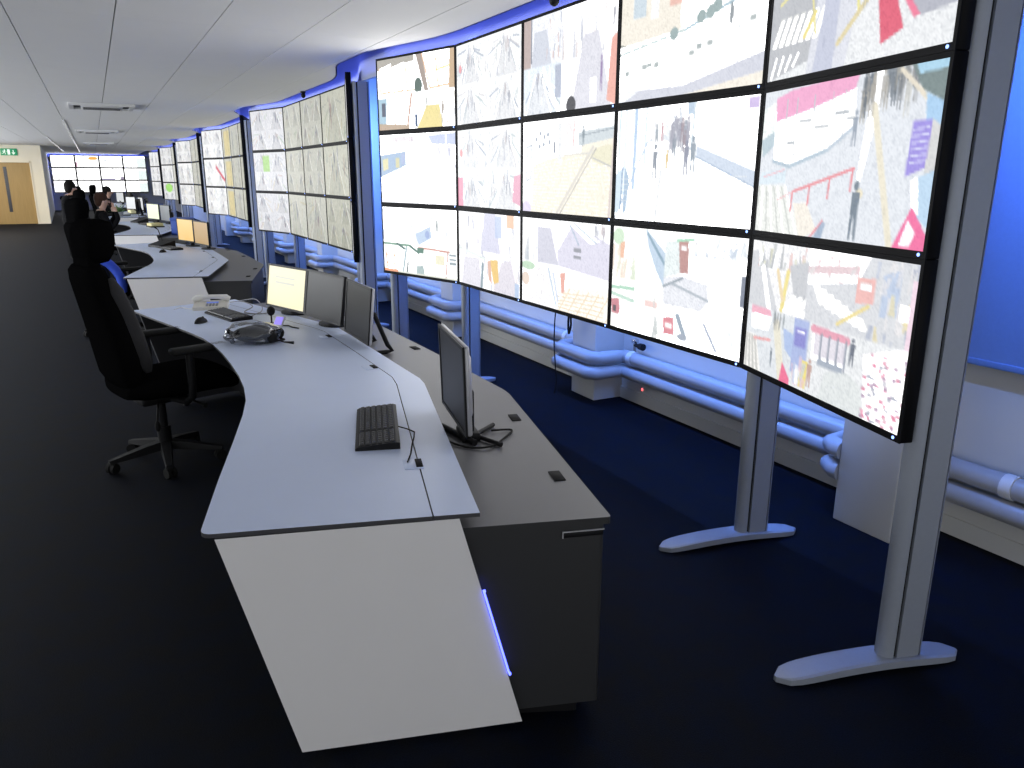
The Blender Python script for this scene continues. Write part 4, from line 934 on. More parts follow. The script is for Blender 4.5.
# near keyboard: long axis along the desk edge
kb1 = keyboard('large black keyboard with cable, alone on the near half of the nearest desk', (0.835, 2.665), 1.263+PI, 0.475, 0.155,
    cable=[(0.02, 0.078, 0.012), (0.03, 0.11, 0.004), (0.07, 0.135, 0.004), (0.13, 0.13, 0.004), (0.20, 0.12, 0.004), (0.30, 0.110, 0.004), (0.385, 0.095, 0.006)])
kb1.rotation_euler = (0, 0, 1.263-PI)
keyboard('slim black keyboard between the telephone and the bagged headset', (0.70, 5.43), -1.32, 0.44, 0.15)
keyboard('black keyboard in front of the orange monitors on the second desk', (0.78, 5.0+dy), -1.3, 0.46, 0.16)
keyboard('black keyboard on the third desk below the pale green monitor', (0.80, 4.75+2*dy), -1.35, 0.46, 0.16)
def mouse(label, x, y, rz):
    t = thing('computer_mouse', label, 'mouse', (x, y, ZW), rz)
    m = MB(); secs = []
    for i in range(9):
        s = i/8; xx = -0.055+0.11*s; hh = 0.036*math.sin(PI*(0.12+0.80*s))**0.7; w = 0.032*math.sin(PI*(0.1+0.8*s))**0.5
        secs.append([Vector((xx, w*math.cos(a), max(0, hh*math.sin(a)))) for a in [PI*q/8 for q in range(9)]]+[Vector((xx, -w*0.5, 0)), Vector((xx, w*0.5, 0))])
    m.loft(secs).build('body', M_BLK, t)
    MB().cyl((0.03, -0.004, 0.026), 0.009, 0.008, 10, axis='y').build('wheel', M_RUB, t)
mouse('black computer mouse on the nearest desk beside the slim keyboard', 0.51, 5.27, 1.0)
mouse('black computer mouse on the second desk', 0.66, 4.55+dy, 1.0)

t = thing('desk_telephone', 'cream desk telephone with handset at the far end of the nearest desk', 'telephone', (0.645, 5.84, ZW), -0.22)
M_PHONE = mat('cream_phone', (0.62, 0.60, 0.54), 0.45)
MB().loft([[Vector((x, -0.10, 0)), Vector((x, 0.10, 0)), Vector((x, 0.10, 0.040)), Vector((x, 0.06, 0.042)), Vector((x, -0.10, 0.022))] for x in (-0.115, 0.115)], 0, False).build('base', M_PHONE, t)
hs_ = MB(); path = [(-0.125, 0.055, 0.052), (-0.10, 0.055, 0.064), (-0.05, 0.055, 0.071), (0, 0.055, 0.073), (0.05, 0.055, 0.071), (0.10, 0.055, 0.064), (0.125, 0.055, 0.052)]
hs_.tube(path, [0.017, 0.024, 0.017, 0.016, 0.017, 0.024, 0.017], 10).build('handset', mat('white_handset', (0.74, 0.73, 0.70), 0.4), t)
MB().box(-0.03, 0.05, 0.0, 0.03, 0.030, 0.041, 0, Matrix.Rotation(0.0, 4, 'X')).build('display', mat_emit('phone_display', (0.2, 0.3, 0.9), 0.5), t)
kp = MB()
for i in range(4):
    for j in range(3): kp.box(-0.03+0.022*i, -0.016+0.022*i, -0.075+0.024*j, -0.06+0.024*j, 0.018+0.003*j, 0.030+0.003*j)
kp.build('keypad', mat('phone_keys', (0.25, 0.25, 0.25), 0.5), t, kind='stuff')

# bagged headset
bag = thing('plastic_bag', 'clear crumpled plastic bag around a black headset on the nearest desk', 'bag', (0.745, 4.47, ZW), -0.55)
bm = bmesh.new()
bmesh.ops.create_icosphere(bm, subdivisions=4, radius=1)
rb = random.Random(3)
dirs = [Vector((rb.uniform(-1, 1), rb.uniform(-1, 1), rb.uniform(-1, 1))).normalized() for _ in range(26)]
for v in bm.verts:
    n = v.co.normalized(); k = 1.0
    for q in dirs: k += 0.03*abs(math.sin(5*n.dot(q)))-0.015
    v.co = Vector((n.x*0.145*k-0.05, n.y*0.12*k, max(0.0, n.z*0.062*k+0.048)))
me = bpy.data.meshes.new('bag_film'); bm.to_mesh(me); bm.free()
for p in me.polygons: p.use_smooth = True
M_FILM = bpy.data.materials.new('clear_film'); M_FILM.use_nodes = True
nt = M_FILM.node_tree; nt.nodes.remove(nt.nodes['Principled BSDF'])
tr = nt.nodes.new('ShaderNodeBsdfTransparent'); gl = nt.nodes.new('ShaderNodeBsdfGlossy'); gl.inputs['Roughness'].default_value = 0.12; gl.inputs['Color'].default_value = (0.9, 0.92, 0.95, 1)
ms = nt.nodes.new('ShaderNodeMixShader'); ly = nt.nodes.new('ShaderNodeFresnel'); ly.inputs['IOR'].default_value = 1.6
ad = nt.nodes.new('ShaderNodeMath'); ad.operation = 'ADD'; ad.inputs[1].default_value = 0.06
nt.links.new(ly.outputs[0], ad.inputs[0]); nt.links.new(ad.outputs[0], ms.inputs[0]); nt.links.new(tr.outputs[0], ms.inputs[1]); nt.links.new(gl.outputs[0], ms.inputs[2]); nt.links.new(ms.outputs[0], nt.nodes['Material Output'].inputs[0])
me.materials.append(M_FILM)
link('bag_film', me, bag)
hd = thing('headset', 'black telephone headset inside the clear plastic bag', 'headset', (0.745, 4.47, ZW), -0.55)
MB().tube([(0.085*math.cos(a)-0.04, 0.075*math.sin(a), 0.055+0.02*math.sin(a)) for a in [PI*0.15+PI*1.7*i/24 for i in range(25)]], 0.011, 8).build('headband', M_BLK, hd)
for a, b in ((0.075, 0.05), (0.07, -0.05)):
    MB().ell((a, b, 0.045), 0.04, 0.034, 0.036, 12, 8).build('ear_cup', M_RUB, hd)
MB().ell((-0.06, 0.0, 0.045), 0.105, 0.085, 0.042, 14, 8).build('pouch', M_BLK, hd)
MB().tube([(0.10, -0.05, 0.03), (0.16, -0.08, 0.02), (0.215, -0.085, 0.018)], [0.005, 0.004, 0.009], 8).build('microphone_boom', M_BLK, hd)
MB().tube([(-0.1, 0.06, 0.02), (-0.02, 0.09, 0.014), (0.06, 0.085, 0.012), (0.12, 0.03, 0.012), (0.08, -0.04, 0.012), (0.0, -0.09, 0.012)], 0.006, 6).build('lead', M_RUB, hd)

t = thing('desk_microphone', 'small black ball microphone on a stem below the pale yellow monitor', 'microphone', (0.90, 4.98, ZW))
MB().cyl((0, 0, 0), 0.035, 0.012, 16).build('base', M_BLK, t)
MB().tube([(0, 0, 0.01), (0, 0, 0.07)], 0.005, 8).build('stem', M_BLK, t)
MB().ell((0, 0, 0.09), 0.026, 0.026, 0.030, 12, 8).build('foam_ball', M_RUB, t)
t = thing('touch_phone', 'small device with a lit violet screen beside the ball microphone', 'phone', (0.915, 4.90, ZW), -0.9)
TT = Matrix.Translation((0, 0, 0.004)) @ Matrix.Rotation(-0.6, 4, 'X')
MB().rbox(-0.035, 0.035, 0, 0.012, 0, 0.075, 0.004, M=TT).build('case', mat('white_case', (0.7, 0.7, 0.72), 0.4), t)
MB().box(-0.028, 0.028, -0.002, 0.001, 0.012, 0.064, 0, TT).build('screen', mat_emit('violet_screen', (0.35, 0.28, 1.0), 0.9), t)
MB().tube([(0.0, 0.02, 0.006), (0.05, 0.05, 0.004), (0.10, 0.02, 0.004), (0.17, 0.0, 0.005)], 0.004, 6).build('cable', M_RUB, t)
M_CABLE = mat('grey_cable', (0.2, 0.2, 0.22), 0.5)
def cable(name, label, pts, r=0.004, m=None):
    P = [Vector(p) for p in pts]; out = []
    for i in range(len(P)-1):
        p0, p1, p2, p3 = P[max(i-1, 0)], P[i], P[i+1], P[min(i+2, len(P)-1)]
        for s in range(6):
            u = s/6
            out.append(0.5*((2*p1)+(p2-p0)*u+(2*p0-5*p1+4*p2-p3)*u*u+(3*p1-p0-3*p2+p3)*u**3))
    out.append(P[-1])
    return MB().tube(out, r, 6).build(name, m or M_CABLE, None, label=label, cat='cable')
cable('monitor_cable', 'grey cable loop behind the telephone on the nearest desk', [(0.80, 6.02, ZW+.005), (0.86, 5.85, ZW+.03), (0.90, 5.66, ZW+.02), (0.82, 5.52, ZW+.006), (0.90, 5.40, ZW+.006), (1.0, 5.42, ZW+.01)], 0.004)
cable('power_lead', 'thin grey lead curling beside the slim black keyboard', [(0.86, 6.05, ZW+.005), (0.94, 5.80, ZW+.05), (0.96, 5.65, ZW+.02), (0.93, 5.5, ZW+.006), (0.86, 5.38, ZW+.006), (0.80, 5.25, ZW+.006)], 0.003)
cable('white_lead', 'short white lead lying left of the telephone', [(0.40, 5.86, ZW+.004), (0.45, 5.93, ZW+.004), (0.50, 5.84, ZW+.004), (0.55, 5.80, ZW+.004)], 0.003, mat('white_cable', (0.7, 0.7, 0.7), 0.5))
cable('black_lead', 'black cable tangle at the foot of the lone monitor', [(1.05, 2.58, ZG+.006), (1.10, 2.44, ZG+.006), (1.18, 2.40, ZG+.008), (1.26, 2.46, ZG+.006), (1.34, 2.54, ZG+.006), (1.26, 2.56, ZG+.01)], 0.004, M_RUB)

# things on the desks further back
t = thing('storage_box', 'blue box behind the orange monitors, on the third desk', 'box', (1.255, 14.4, ZG), -0.28)
MB().rbox(-0.15, 0.15, -0.16, 0.16, 0, 0.24, 0.008).build('box_body', mat('blue_card', (0.03, 0.09, 0.42), 0.5), t)
MB().rbox(-0.16, 0.16, -0.17, 0.17, 0.24, 0.28, 0.006).build('lid', MATS['blue_card'], t)
t = thing('storage_box', 'blue box farther off, on the fourth desk', 'box', (1.205, 20.2, ZG), -0.27)
MB().rbox(-0.155, 0.155, -0.16, 0.16, 0, 0.30, 0.008).build('box_body', MATS['blue_card'], t)
MB().rbox(-0.165, 0.165, -0.17, 0.17, 0.30, 0.33, 0.006).build('lid', MATS['blue_card'], t)
def desk_phone_small(label, x, y, rz):
    t = thing('radio_console', label, 'radio', (x, y, ZW), rz)
    MB().loft([[Vector((a, -0.10, 0)), Vector((a, 0.12, 0)), Vector((a, 0.12, 0.09)), Vector((a, -0.10, 0.03))] for a in (-0.16, 0.16)], 0, False).build('body', M_BLK, t)
    MB().tube([(-0.12, 0.08, 0.07), (-0.13, 0.04, 0.22), (-0.10, -0.02, 0.26)], [0.006, 0.006, 0.012], 8).build('gooseneck', M_RUB, t)
desk_phone_small('black radio console with gooseneck left of the orange monitors', 0.70, 5.35+dy, -1.2)
desk_phone_small('black radio console with gooseneck on the third desk', 0.72, 5.5+2*dy, -1.2)
desk_phone_small('black radio console with gooseneck on the fourth desk', 0.62, 5.5+3*dy, -1.2)
def paper_stack(label, x, y, col, h=0.05, rz=0.2, z=ZW):
    t = thing('paper_tray', label, 'tray', (x, y, z), rz)
    MB().rbox(-0.12, 0.12, -0.16, 0.16, 0, 0.02, 0.004).build('tray', M_BLK, t)
    MB().rbox(-0.105, 0.105, -0.148, 0.148, 0.02, 0.02+h, 0.004).build('papers', mat('papers_%d' % int(col[0]*100), col, 0.6), t)
paper_stack('tray of yellow papers on the third desk', 0.92, 3.95+2*dy, (0.85, 0.75, 0.35), 0.05)
paper_stack('tray of white papers on the fourth desk', 0.55, 2.9+3*dy, (0.82, 0.82, 0.8), 0.05)
paper_stack('tray of yellowish papers on the fourth desk', 0.80, 3.6+3*dy, (0.8, 0.74, 0.42), 0.08)
# plant on the fourth desk
t = thing('potted_plant', 'low green leafy plant on the near end of the fourth desk', 'plant', (0.45, 2.35+3*dy, ZW))
MB().cyl((0, 0, 0), 0.07, 0.10, 14, r2=0.09).build('pot', mat('plant_pot', (0.3, 0.3, 0.28), 0.6), t)
lf = MB(); rl = random.Random(8)
for i in range(60):
    a = rl.uniform(0, 2*PI); e = rl.uniform(0.1, 1.2); L = rl.uniform(0.12, 0.26)
    d = Vector((math.cos(a)*math.cos(e), math.sin(a)*math.cos(e), math.sin(e))); s = d.cross(Vector((0, 0, 1))).normalized()*0.02
    b = Vector((0, 0, 0.1)); m_ = b+d*L*0.6; tp = b+d*L-Vector((0, 0, 0.03))
    lf.add([b, m_+s, tp, m_-s, m_+Vector((0, 0, 0.004))], [(0, 1, 4), (1, 2, 4), (2, 3, 4), (3, 0, 4)])
lf.build('foliage', mat('leaf_green', (0.12, 0.22, 0.06), 0.5), t, kind='stuff')

# ------------------------------------------------------------------ pipes, valves and other wall fittings
def pipe_path(x, xj, z, y0, y1):
    pts = []
    def bend(p): pts.append(Vector(p))
    bend((x, y0, z))
    for k, y in enumerate(PIL):
        a, b = (y-0.16, y+0.16) if k else (2.13, 2.40)
        if k == 0:
            continue
        if b > y1-0.5: break
        m = 0.10
        bend((x, a-m-0.09, z)); bend((x, a-m-0.03, z)); bend((x-0.05, a-m, z)); bend((xj+0.05, a-m, z)); bend((xj, a-m+0.05, z)); bend((xj, a-m+0.1, z))
        bend((xj, b+m-0.1, z)); bend((xj, b+m-0.05, z)); bend((xj+0.05, b+m, z)); bend((x-0.05, b+m, z)); bend((x, b+m+0.03, z)); bend((x, b+m+0.09, z))
    bend((x, y1, z))
    return pts
for nm, x, xj, z, lab in (('heating_pipe', 3.375, 3.115, 0.355, 'upper grey heating pipe running along the wall behind the stands'), ('heating_pipe', 3.365, 3.085, 0.245, 'lower grey heating pipe running along the wall behind the stands')):
    t = thing(nm, lab, 'pipe', (0, 0, 0))
    MB().tube([(x, -0.5, z), (x, 2.14, z)], 0.05, 14).build('pipe_run', M_PIPE, t)
    pp = pipe_path(x, xj, z, 2.40, 24)
    # the pipe curls out around the boxed pilaster
    MB().tube([Vector((3.12, 2.405, z)), Vector((3.12, 2.44, z)), Vector((3.15, 2.50, z)), Vector((x-0.05, 2.52, z)), Vector((x, 2.56, z)), Vector((x, 2.62, z))]+pp[1:], 0.05, 14).build('pipe_run', M_PIPE, t)
    for y in (1.72, 4.46, 5.36):
        if z > 0.3: MB().tube([(x, y, z), (x, y+0.05, z)], 0.056, 14).build('collar', mat('white_tape', (0.75, 0.76, 0.78), 0.6), t)
def valve(label, y):
    t = thing('pipe_valve', label, 'valve', (3.40, y, 0.40))
    MB().tube([(0, 0, 0), (0, 0, 0.075)], 0.014, 8).build('stem', mat('brass_grey', (0.35, 0.34, 0.32), 0.4, 0.6), t)
    MB().tube([(0, 0.0, 0.055), (0, -0.05, 0.055), (0, -0.055, 0.055), (0, -0.10, 0.055)], [0.014, 0.014, 0.024, 0.026], 10).build('knob', M_BLK, t)
    MB().rbox(-0.02, 0.02, -0.02, 0.02, 0.07, 0.10, 0.005).build('cap', M_STEEL, t)
valve('radiator valve with black knob above the pipe at the right edge', 1.68)
valve('radiator valve with black knob right of the white pilaster', 4.50)
t = thing('indicator_lamp', 'tiny glowing red lamp low on the wall under the pipes', 'lamp', (WALL_X-0.012, 4.42, 0.13))
MB().cyl((0, 0, 0), 0.018, -0.012, 12, axis='x').build('housing', M_WALL, t)
MB().ell((-0.014, 0, 0), 0.006, 0.011, 0.011, 10, 6).build('lens', M_REDDOT, t)
cable('hanging_cable', 'black cable loop hanging down behind the screens in front of the pilaster', [(3.185, 4.98, 1.5), (3.10, 4.99, 1.0), (3.02, 5.00, 0.7), (3.01, 5.01, 0.45), (3.015, 5.0, 0.28), (3.03, 5.0, 0.10), (3.02, 5.01, 0.006)], 0.005, M_RUB)
cable('coiled_cable', 'black coiled cable dangling beside the long hanging cable', [(3.18, 4.93, 0.95), (3.10, 4.94, 0.66), (3.09, 4.93, 0.50), (3.09, 4.90, 0.56), (3.10, 4.91, 0.70), (3.18, 4.92, 0.95)], 0.009, M_RUB)

# blue roller blinds on the wall behind the screens
ys0 = [-0.6, 2.40]+[y+0.17 for y in PIL[1:5]]; ys1 = [2.12]+[y-0.17 for y in PIL[1:6]]
BL = ['at the right edge of the view', 'seen behind the near half of the nearest video wall', 'seen between the nearest and second nearest video walls', 'behind the second nearest video wall', 'behind the far half of the second video wall']
for i, (a, b) in enumerate(list(zip(ys0, ys1))[:4]):
    if i not in (0, 2, 3): continue
    t = thing('roller_blind', 'blue roller blind on the wall %s' % BL[i], 'blind', (3.41, 0, 0))
    MB().box(-0.004, 0.002, a, b, 0.87, 2.85).build('fabric', M_BLIND, t)
    MB().rbox(-0.012, 0.008, a, b, 0.845, 0.875, 0.005).build('bottom_bar', M_BLIND, t)
    MB().cyl((0, a, 2.87), 0.025, b-a, 14, axis='y').build('roller', M_SILVER, t)

# ceiling air units and small cove cameras
def air_unit(label, x, y):
    t = thing('ceiling_air_unit', label, 'air vent', (x, y, CEIL))
    fr = MB()
    S = 0.42
    for a, b, c, d in ((-S, S, -S, -S+.06), (-S, S, S-.06, S), (-S, -S+.06, -S+.06, S-.06), (S-.06, S, -S+.06, S-.06)): fr.box(a, b, c, d, -0.035, 0)
    fr.build('frame', mat('vent_white', (0.62, 0.62, 0.62), 0.5), t)
    MB().box(-S+.06, S-.06, -S+.06, S-.06, -0.012, 0).build('recess', mat('vent_dark', (0.10, 0.10, 0.105), 0.6), t)
    MB().rbox(-0.27, 0.27, -0.27, 0.27, -0.045, -0.012, 0.01).build('centre_grille', MATS['vent_white'], t)
    for i in range(5):
        MB().box(-0.24, 0.24, -0.2+0.1*i-0.012, -0.2+0.1*i+0.012, -0.050, -0.045).build('slat', MATS['vent_dark'], t)
air_unit('square ceiling air unit nearest the camera', 0.24, 13.3)
air_unit('second square ceiling air unit from the camera', 0.22, 20.9)
air_unit('farthest square ceiling air unit', 0.30, 28.5)
def cove_camera(label, x, y):
    t = thing('ceiling_sensor', label, 'sensor', (x, y, CEIL))
    MB().cyl((0, 0, -0.02), 0.03, 0.02, 14).build('mount', M_BLK, t)
    MB().ell((0, 0, -0.045), 0.028, 0.028, 0.032, 12, 8).build('ball', M_BLK, t)
cove_camera('small black ball sensor at the ceiling edge above the nearest video wall', 2.352, 3.98)
cove_camera('small black ball sensor at the ceiling edge above the second video wall', 2.352, 9.85)

# ------------------------------------------------------------------ office chairs
def chair_meshes():
    D = {}
    arm = MB()
    D['base_leg'] = MB().loft([[Vector((x, -w, z0)), Vector((x, w, z0)), Vector((x, w*0.8, z1)), Vector((x, -w*0.8, z1))] for x, w, z0, z1 in ((0.0, 0.035, 0.085, 0.135), (0.12, 0.030, 0.075, 0.120), (0.24, 0.024, 0.066, 0.096), (0.32, 0.020, 0.062, 0.080))], 0, True).mesh('base_leg', M_BLK)
    D['castor'] = MB().cyl((0, -0.026, 0.03), 0.03, 0.02, 14, axis='y').cyl((0, 0.006, 0.03), 0.03, 0.02, 14, axis='y').rbox(-0.016, 0.016, -0.024, 0.024, 0.028, 0.066, 0.006, seg=1).mesh('castor', M_RUB)
    D['gas_lift'] = MB().cyl((0, 0, 0.09), 0.038, 0.13, 16).cyl((0, 0, 0.2), 0.025, 0.2, 16).mesh('gas_lift', M_BLK)
    D['mechanism'] = MB().rbox(-0.13, 0.13, -0.09, 0.09, 0.375, 0.435, 0.015).mesh('mechanism', M_BLK)
    # seat: superellipse loft along depth
    secs = []
    for x, hy, z0, z1 in ((-0.235, 0.16, 0.46, 0.53), (-0.225, 0.205, 0.445, 0.555), (-0.15, 0.245, 0.432, 0.565), (0.0, 0.262, 0.430, 0.560), (0.15, 0.265, 0.430, 0.563), (0.28, 0.262, 0.428, 0.565), (0.35, 0.25, 0.420, 0.545), (0.385, 0.22, 0.425, 0.515), (0.395, 0.17, 0.445, 0.49)):
        secs.append(superloop((x, 0, (z0+z1)/2), (0, 1, 0), (0, 0, 1), hy, (z1-z0)/2, 24, 3.2))
    D['seat'] = MB().loft(secs).mesh('seat', M_FAB)
    # backrest: loft along height
    secs = []
    for x, z, w, th in ((-0.16, 0.49, 0.17, 0.035), (-0.175, 0.51, 0.205, 0.055), (-0.195, 0.58, 0.225, 0.072), (-0.205, 0.68, 0.235, 0.078), (-0.225, 0.80, 0.235, 0.074), (-0.250, 0.92, 0.228, 0.070), (-0.272, 1.02, 0.215, 0.068), (-0.292, 1.11, 0.20, 0.066), (-0.303, 1.165, 0.185, 0.058), (-0.308, 1.19, 0.15, 0.035)):
        secs.append(superloop((x, 0, z), (0, 1, 0), (0.98, 0, 0.19), w, th, 28, 3.4))
    D['backrest'] = MB().loft(secs).mesh('backrest', M_FAB)
    bol = MB()
    for s in (-1, 1):
        ss = []
        for x, z, r in ((-0.10, 0.60, 0.012), (-0.118, 0.66, 0.034), (-0.150, 0.80, 0.038), (-0.183, 0.94, 0.034), (-0.215, 1.06, 0.028), (-0.235, 1.13, 0.010)):
            ss.append(superloop((x-0.012, s*0.195, z), (0, 1, 0), (1, 0, 0.2), r, r*1.3, 12, 2.2))
        if s > 0: D['bolster_l'] = MB().loft(ss).mesh('side_bolster', M_FAB_SHEEN)
        else: D['bolster_r'] = MB().loft(ss).mesh('side_bolster', M_FAB_SHEEN)
    secs = []
    for z, w, th, x in ((1.200, 0.10, 0.03, -0.262), (1.208, 0.135, 0.055, -0.262), (1.245, 0.155, 0.074, -0.258), (1.31, 0.168, 0.082, -0.252), (1.37, 0.170, 0.080, -0.250), (1.408, 0.162, 0.066, -0.248), (1.422, 0.12, 0.034, -0.247)):
        secs.append(superloop((x, 0, z), (0, 1, 0), (1, 0, 0.08), w, th, 24, 3.8))
    D['headrest'] = MB().loft(secs).mesh('headrest', M_FAB)
    D['headrest_post'] = MB().rbox(-0.325, -0.265, -0.13, 0.13, 1.14, 1.26, 0.012).mesh('headrest_post', M_FAB)
    D['arm_pad'] = MB().rbox(-0.10, 0.22, -0.045, 0.045, 0.0, 0.035, 0.015).mesh('arm_pad', M_RUB)
    D['arm_post'] = MB().tube([(0.05, 0, 0.0), (0.05, 0, -0.15), (0.045, 0.0, -0.25), (0.03, -0.05, -0.285), (0.0, -0.18, -0.29)], [0.022, 0.022, 0.022, 0.02, 0.018], 10).mesh('arm_post', M_BLK)
    D['arm_post_m'] = MB().tube([(0.05, 0, 0.0), (0.05, 0, -0.15), (0.045, 0.0, -0.25), (0.03, 0.05, -0.285), (0.0, 0.18, -0.29)], [0.022, 0.022, 0.022, 0.02, 0.018], 10).mesh('arm_post', M_BLK)
    D['lever'] = MB().tube([(-0.05, -0.10, 0.40), (-0.10, -0.22, 0.385), (-0.115, -0.24, 0.33)], 0.006, 6).ell((-0.118, -0.242, 0.30), 0.016, 0.016, 0.032, 8, 6).mesh('lever', M_RUB)
    D['tilt_lever'] = MB().tube([(0.10, -0.08, 0.40), (0.13, -0.24, 0.385), (0.14, -0.30, 0.380)], [0.007, 0.007, 0.014], 6).mesh('tilt_lever', M_RUB)
    return D
CH = chair_meshes()
def chair(label, x, y, rz, base_rot=0.3):
    t = thing('office_chair', label, 'chair', (x, y, 0), rz, 'high-back black office chairs along the desks')
    for i in range(5):
        a = base_rot+2*PI*i/5
        b = link('base_leg', CH['base_leg'], t, rz=a)
        link('castor', CH['castor'], b, loc=(0.305, 0, 0), rz=0.5)
    for n in ('gas_lift', 'mechanism', 'seat', 'backrest', 'headrest', 'headrest_post', 'lever', 'tilt_lever'): link(n, CH[n], t)
    link('side_bolster', CH['bolster_l'], t); link('side_bolster', CH['bolster_r'], t)
    for s, m in ((1, 'arm_post'), (-1, 'arm_post_m')):
        p = link('arm_post', CH[m], t, loc=(0.02, s*0.315, 0.70)); link('arm_pad', CH['arm_pad'], p, loc=(0.05, 0, 0.0))
    return t
chair('high-back black office chair with headrest at the nearest desk', 0.20, 4.80, 0.30, 0.62)
chair('black office chair at the second desk, right behind the nearest chair', 0.06, 9.15, 0.35)
chair('black office chair with the seated person in black, at the third desk', 0.02, 14.75, 0.15)
chair('empty black office chair left of the fourth desk, behind the person in black', -0.08, 19.3, 0.1)
chair('far black office chair under the person leaning at the fourth desk', 0.22, 22.4, 0.0)
# blue jacket hung over the second chair
jk = MB(); secs = []
JP = [(-0.10, 8.89, 0.835), (-0.085, 8.88, 0.85), (-0.02, 8.865, 0.83), (0.045, 8.85, 0.785), (0.095, 8.835, 0.725), (0.13, 8.82, 0.655), (0.145, 8.81, 0.575), (0.145, 8.81, 0.50), (0.14, 8.81, 0.485)]
JR = [0.012, 0.036, 0.044, 0.046, 0.046, 0.044, 0.042, 0.036, 0.010]
for i in range(len(JP)):
    d = (Vector(JP[min(i+1, len(JP)-1)])-Vector(JP[max(i-1, 0)])).normalized()
    nrm = Vector((0, 1, 0)).cross(d).normalized()
    secs.append(superloop(JP[i], (0, 1, 0), nrm, JR[i]*(1.8+0.2*math.sin(4*i)), JR[i], 16, 2.4))
jk_t = thing('blue_jacket', 'bright blue jacket draped over the arm of the chair behind the nearest chair', 'jacket', (0, 0, 0))

# ------------------------------------------------------------------ people
M_SKIN = mat('skin', (0.52, 0.32, 0.24), 0.5, var=0.05, scale=30)
M_BLACKCL = mat('black_clothes', (0.006, 0.006, 0.007), 0.9, var=0.2, scale=60, spec=0.1)
M_HAIRB = mat('brown_hair', (0.05, 0.026, 0.018), 0.7, var=0.3, scale=80, spec=0.1)
M_HAIRD = mat('dark_hair', (0.010, 0.009, 0.008), 0.7, var=0.3, scale=80, spec=0.1)
M_SHOE = mat('dark_shoes', (0.02, 0.02, 0.02), 0.5)
def skin_body(name, joints, edges, parent, zones):
    me = bpy.data.meshes.new(name)
    me.from_pydata([j[0] for j in joints], edges, [])
    o = bpy.data.objects.new(name, me); COL.objects.link(o)
    sk = o.modifiers.new('skin', 'SKIN'); sk.use_smooth_shade = True
    for i, j in enumerate(joints):
        r = j[1]; me.skin_vertices[0].data[i].radius = r if isinstance(r, tuple) else (r, r)
    me.skin_vertices[0].data[0].use_root = True
    sb = o.modifiers.new('sub', 'SUBSURF'); sb.levels = 2; sb.render_levels = 2
    dg = bpy.context.evaluated_depsgraph_get()
    nm = bpy.data.meshes.new_from_object(o.evaluated_get(dg))
    bpy.data.objects.remove(o, do_unlink=True)
    for m in (M_BLACKCL, M_SKIN, M_SHOE): nm.materials.append(m)
    for p in nm.polygons:
        p.use_smooth = True
        p.material_index = zones(p.center)
    return link(name, nm, parent)
def head_parts(t, c, hair, yaw=0.0):
    M = Matrix.Translation(c) @ Matrix.Rotation(yaw, 4, 'Z')
    MB().ell((-0.018, 0, 0.028), 0.105, 0.086, 0.108, 16, 10, 0, M).ell((-0.055, 0, -0.02), 0.065, 0.078, 0.09, 14, 8, 0, M).build('hair', hair, t)
    return M
def face(body_mb, M):
    pass
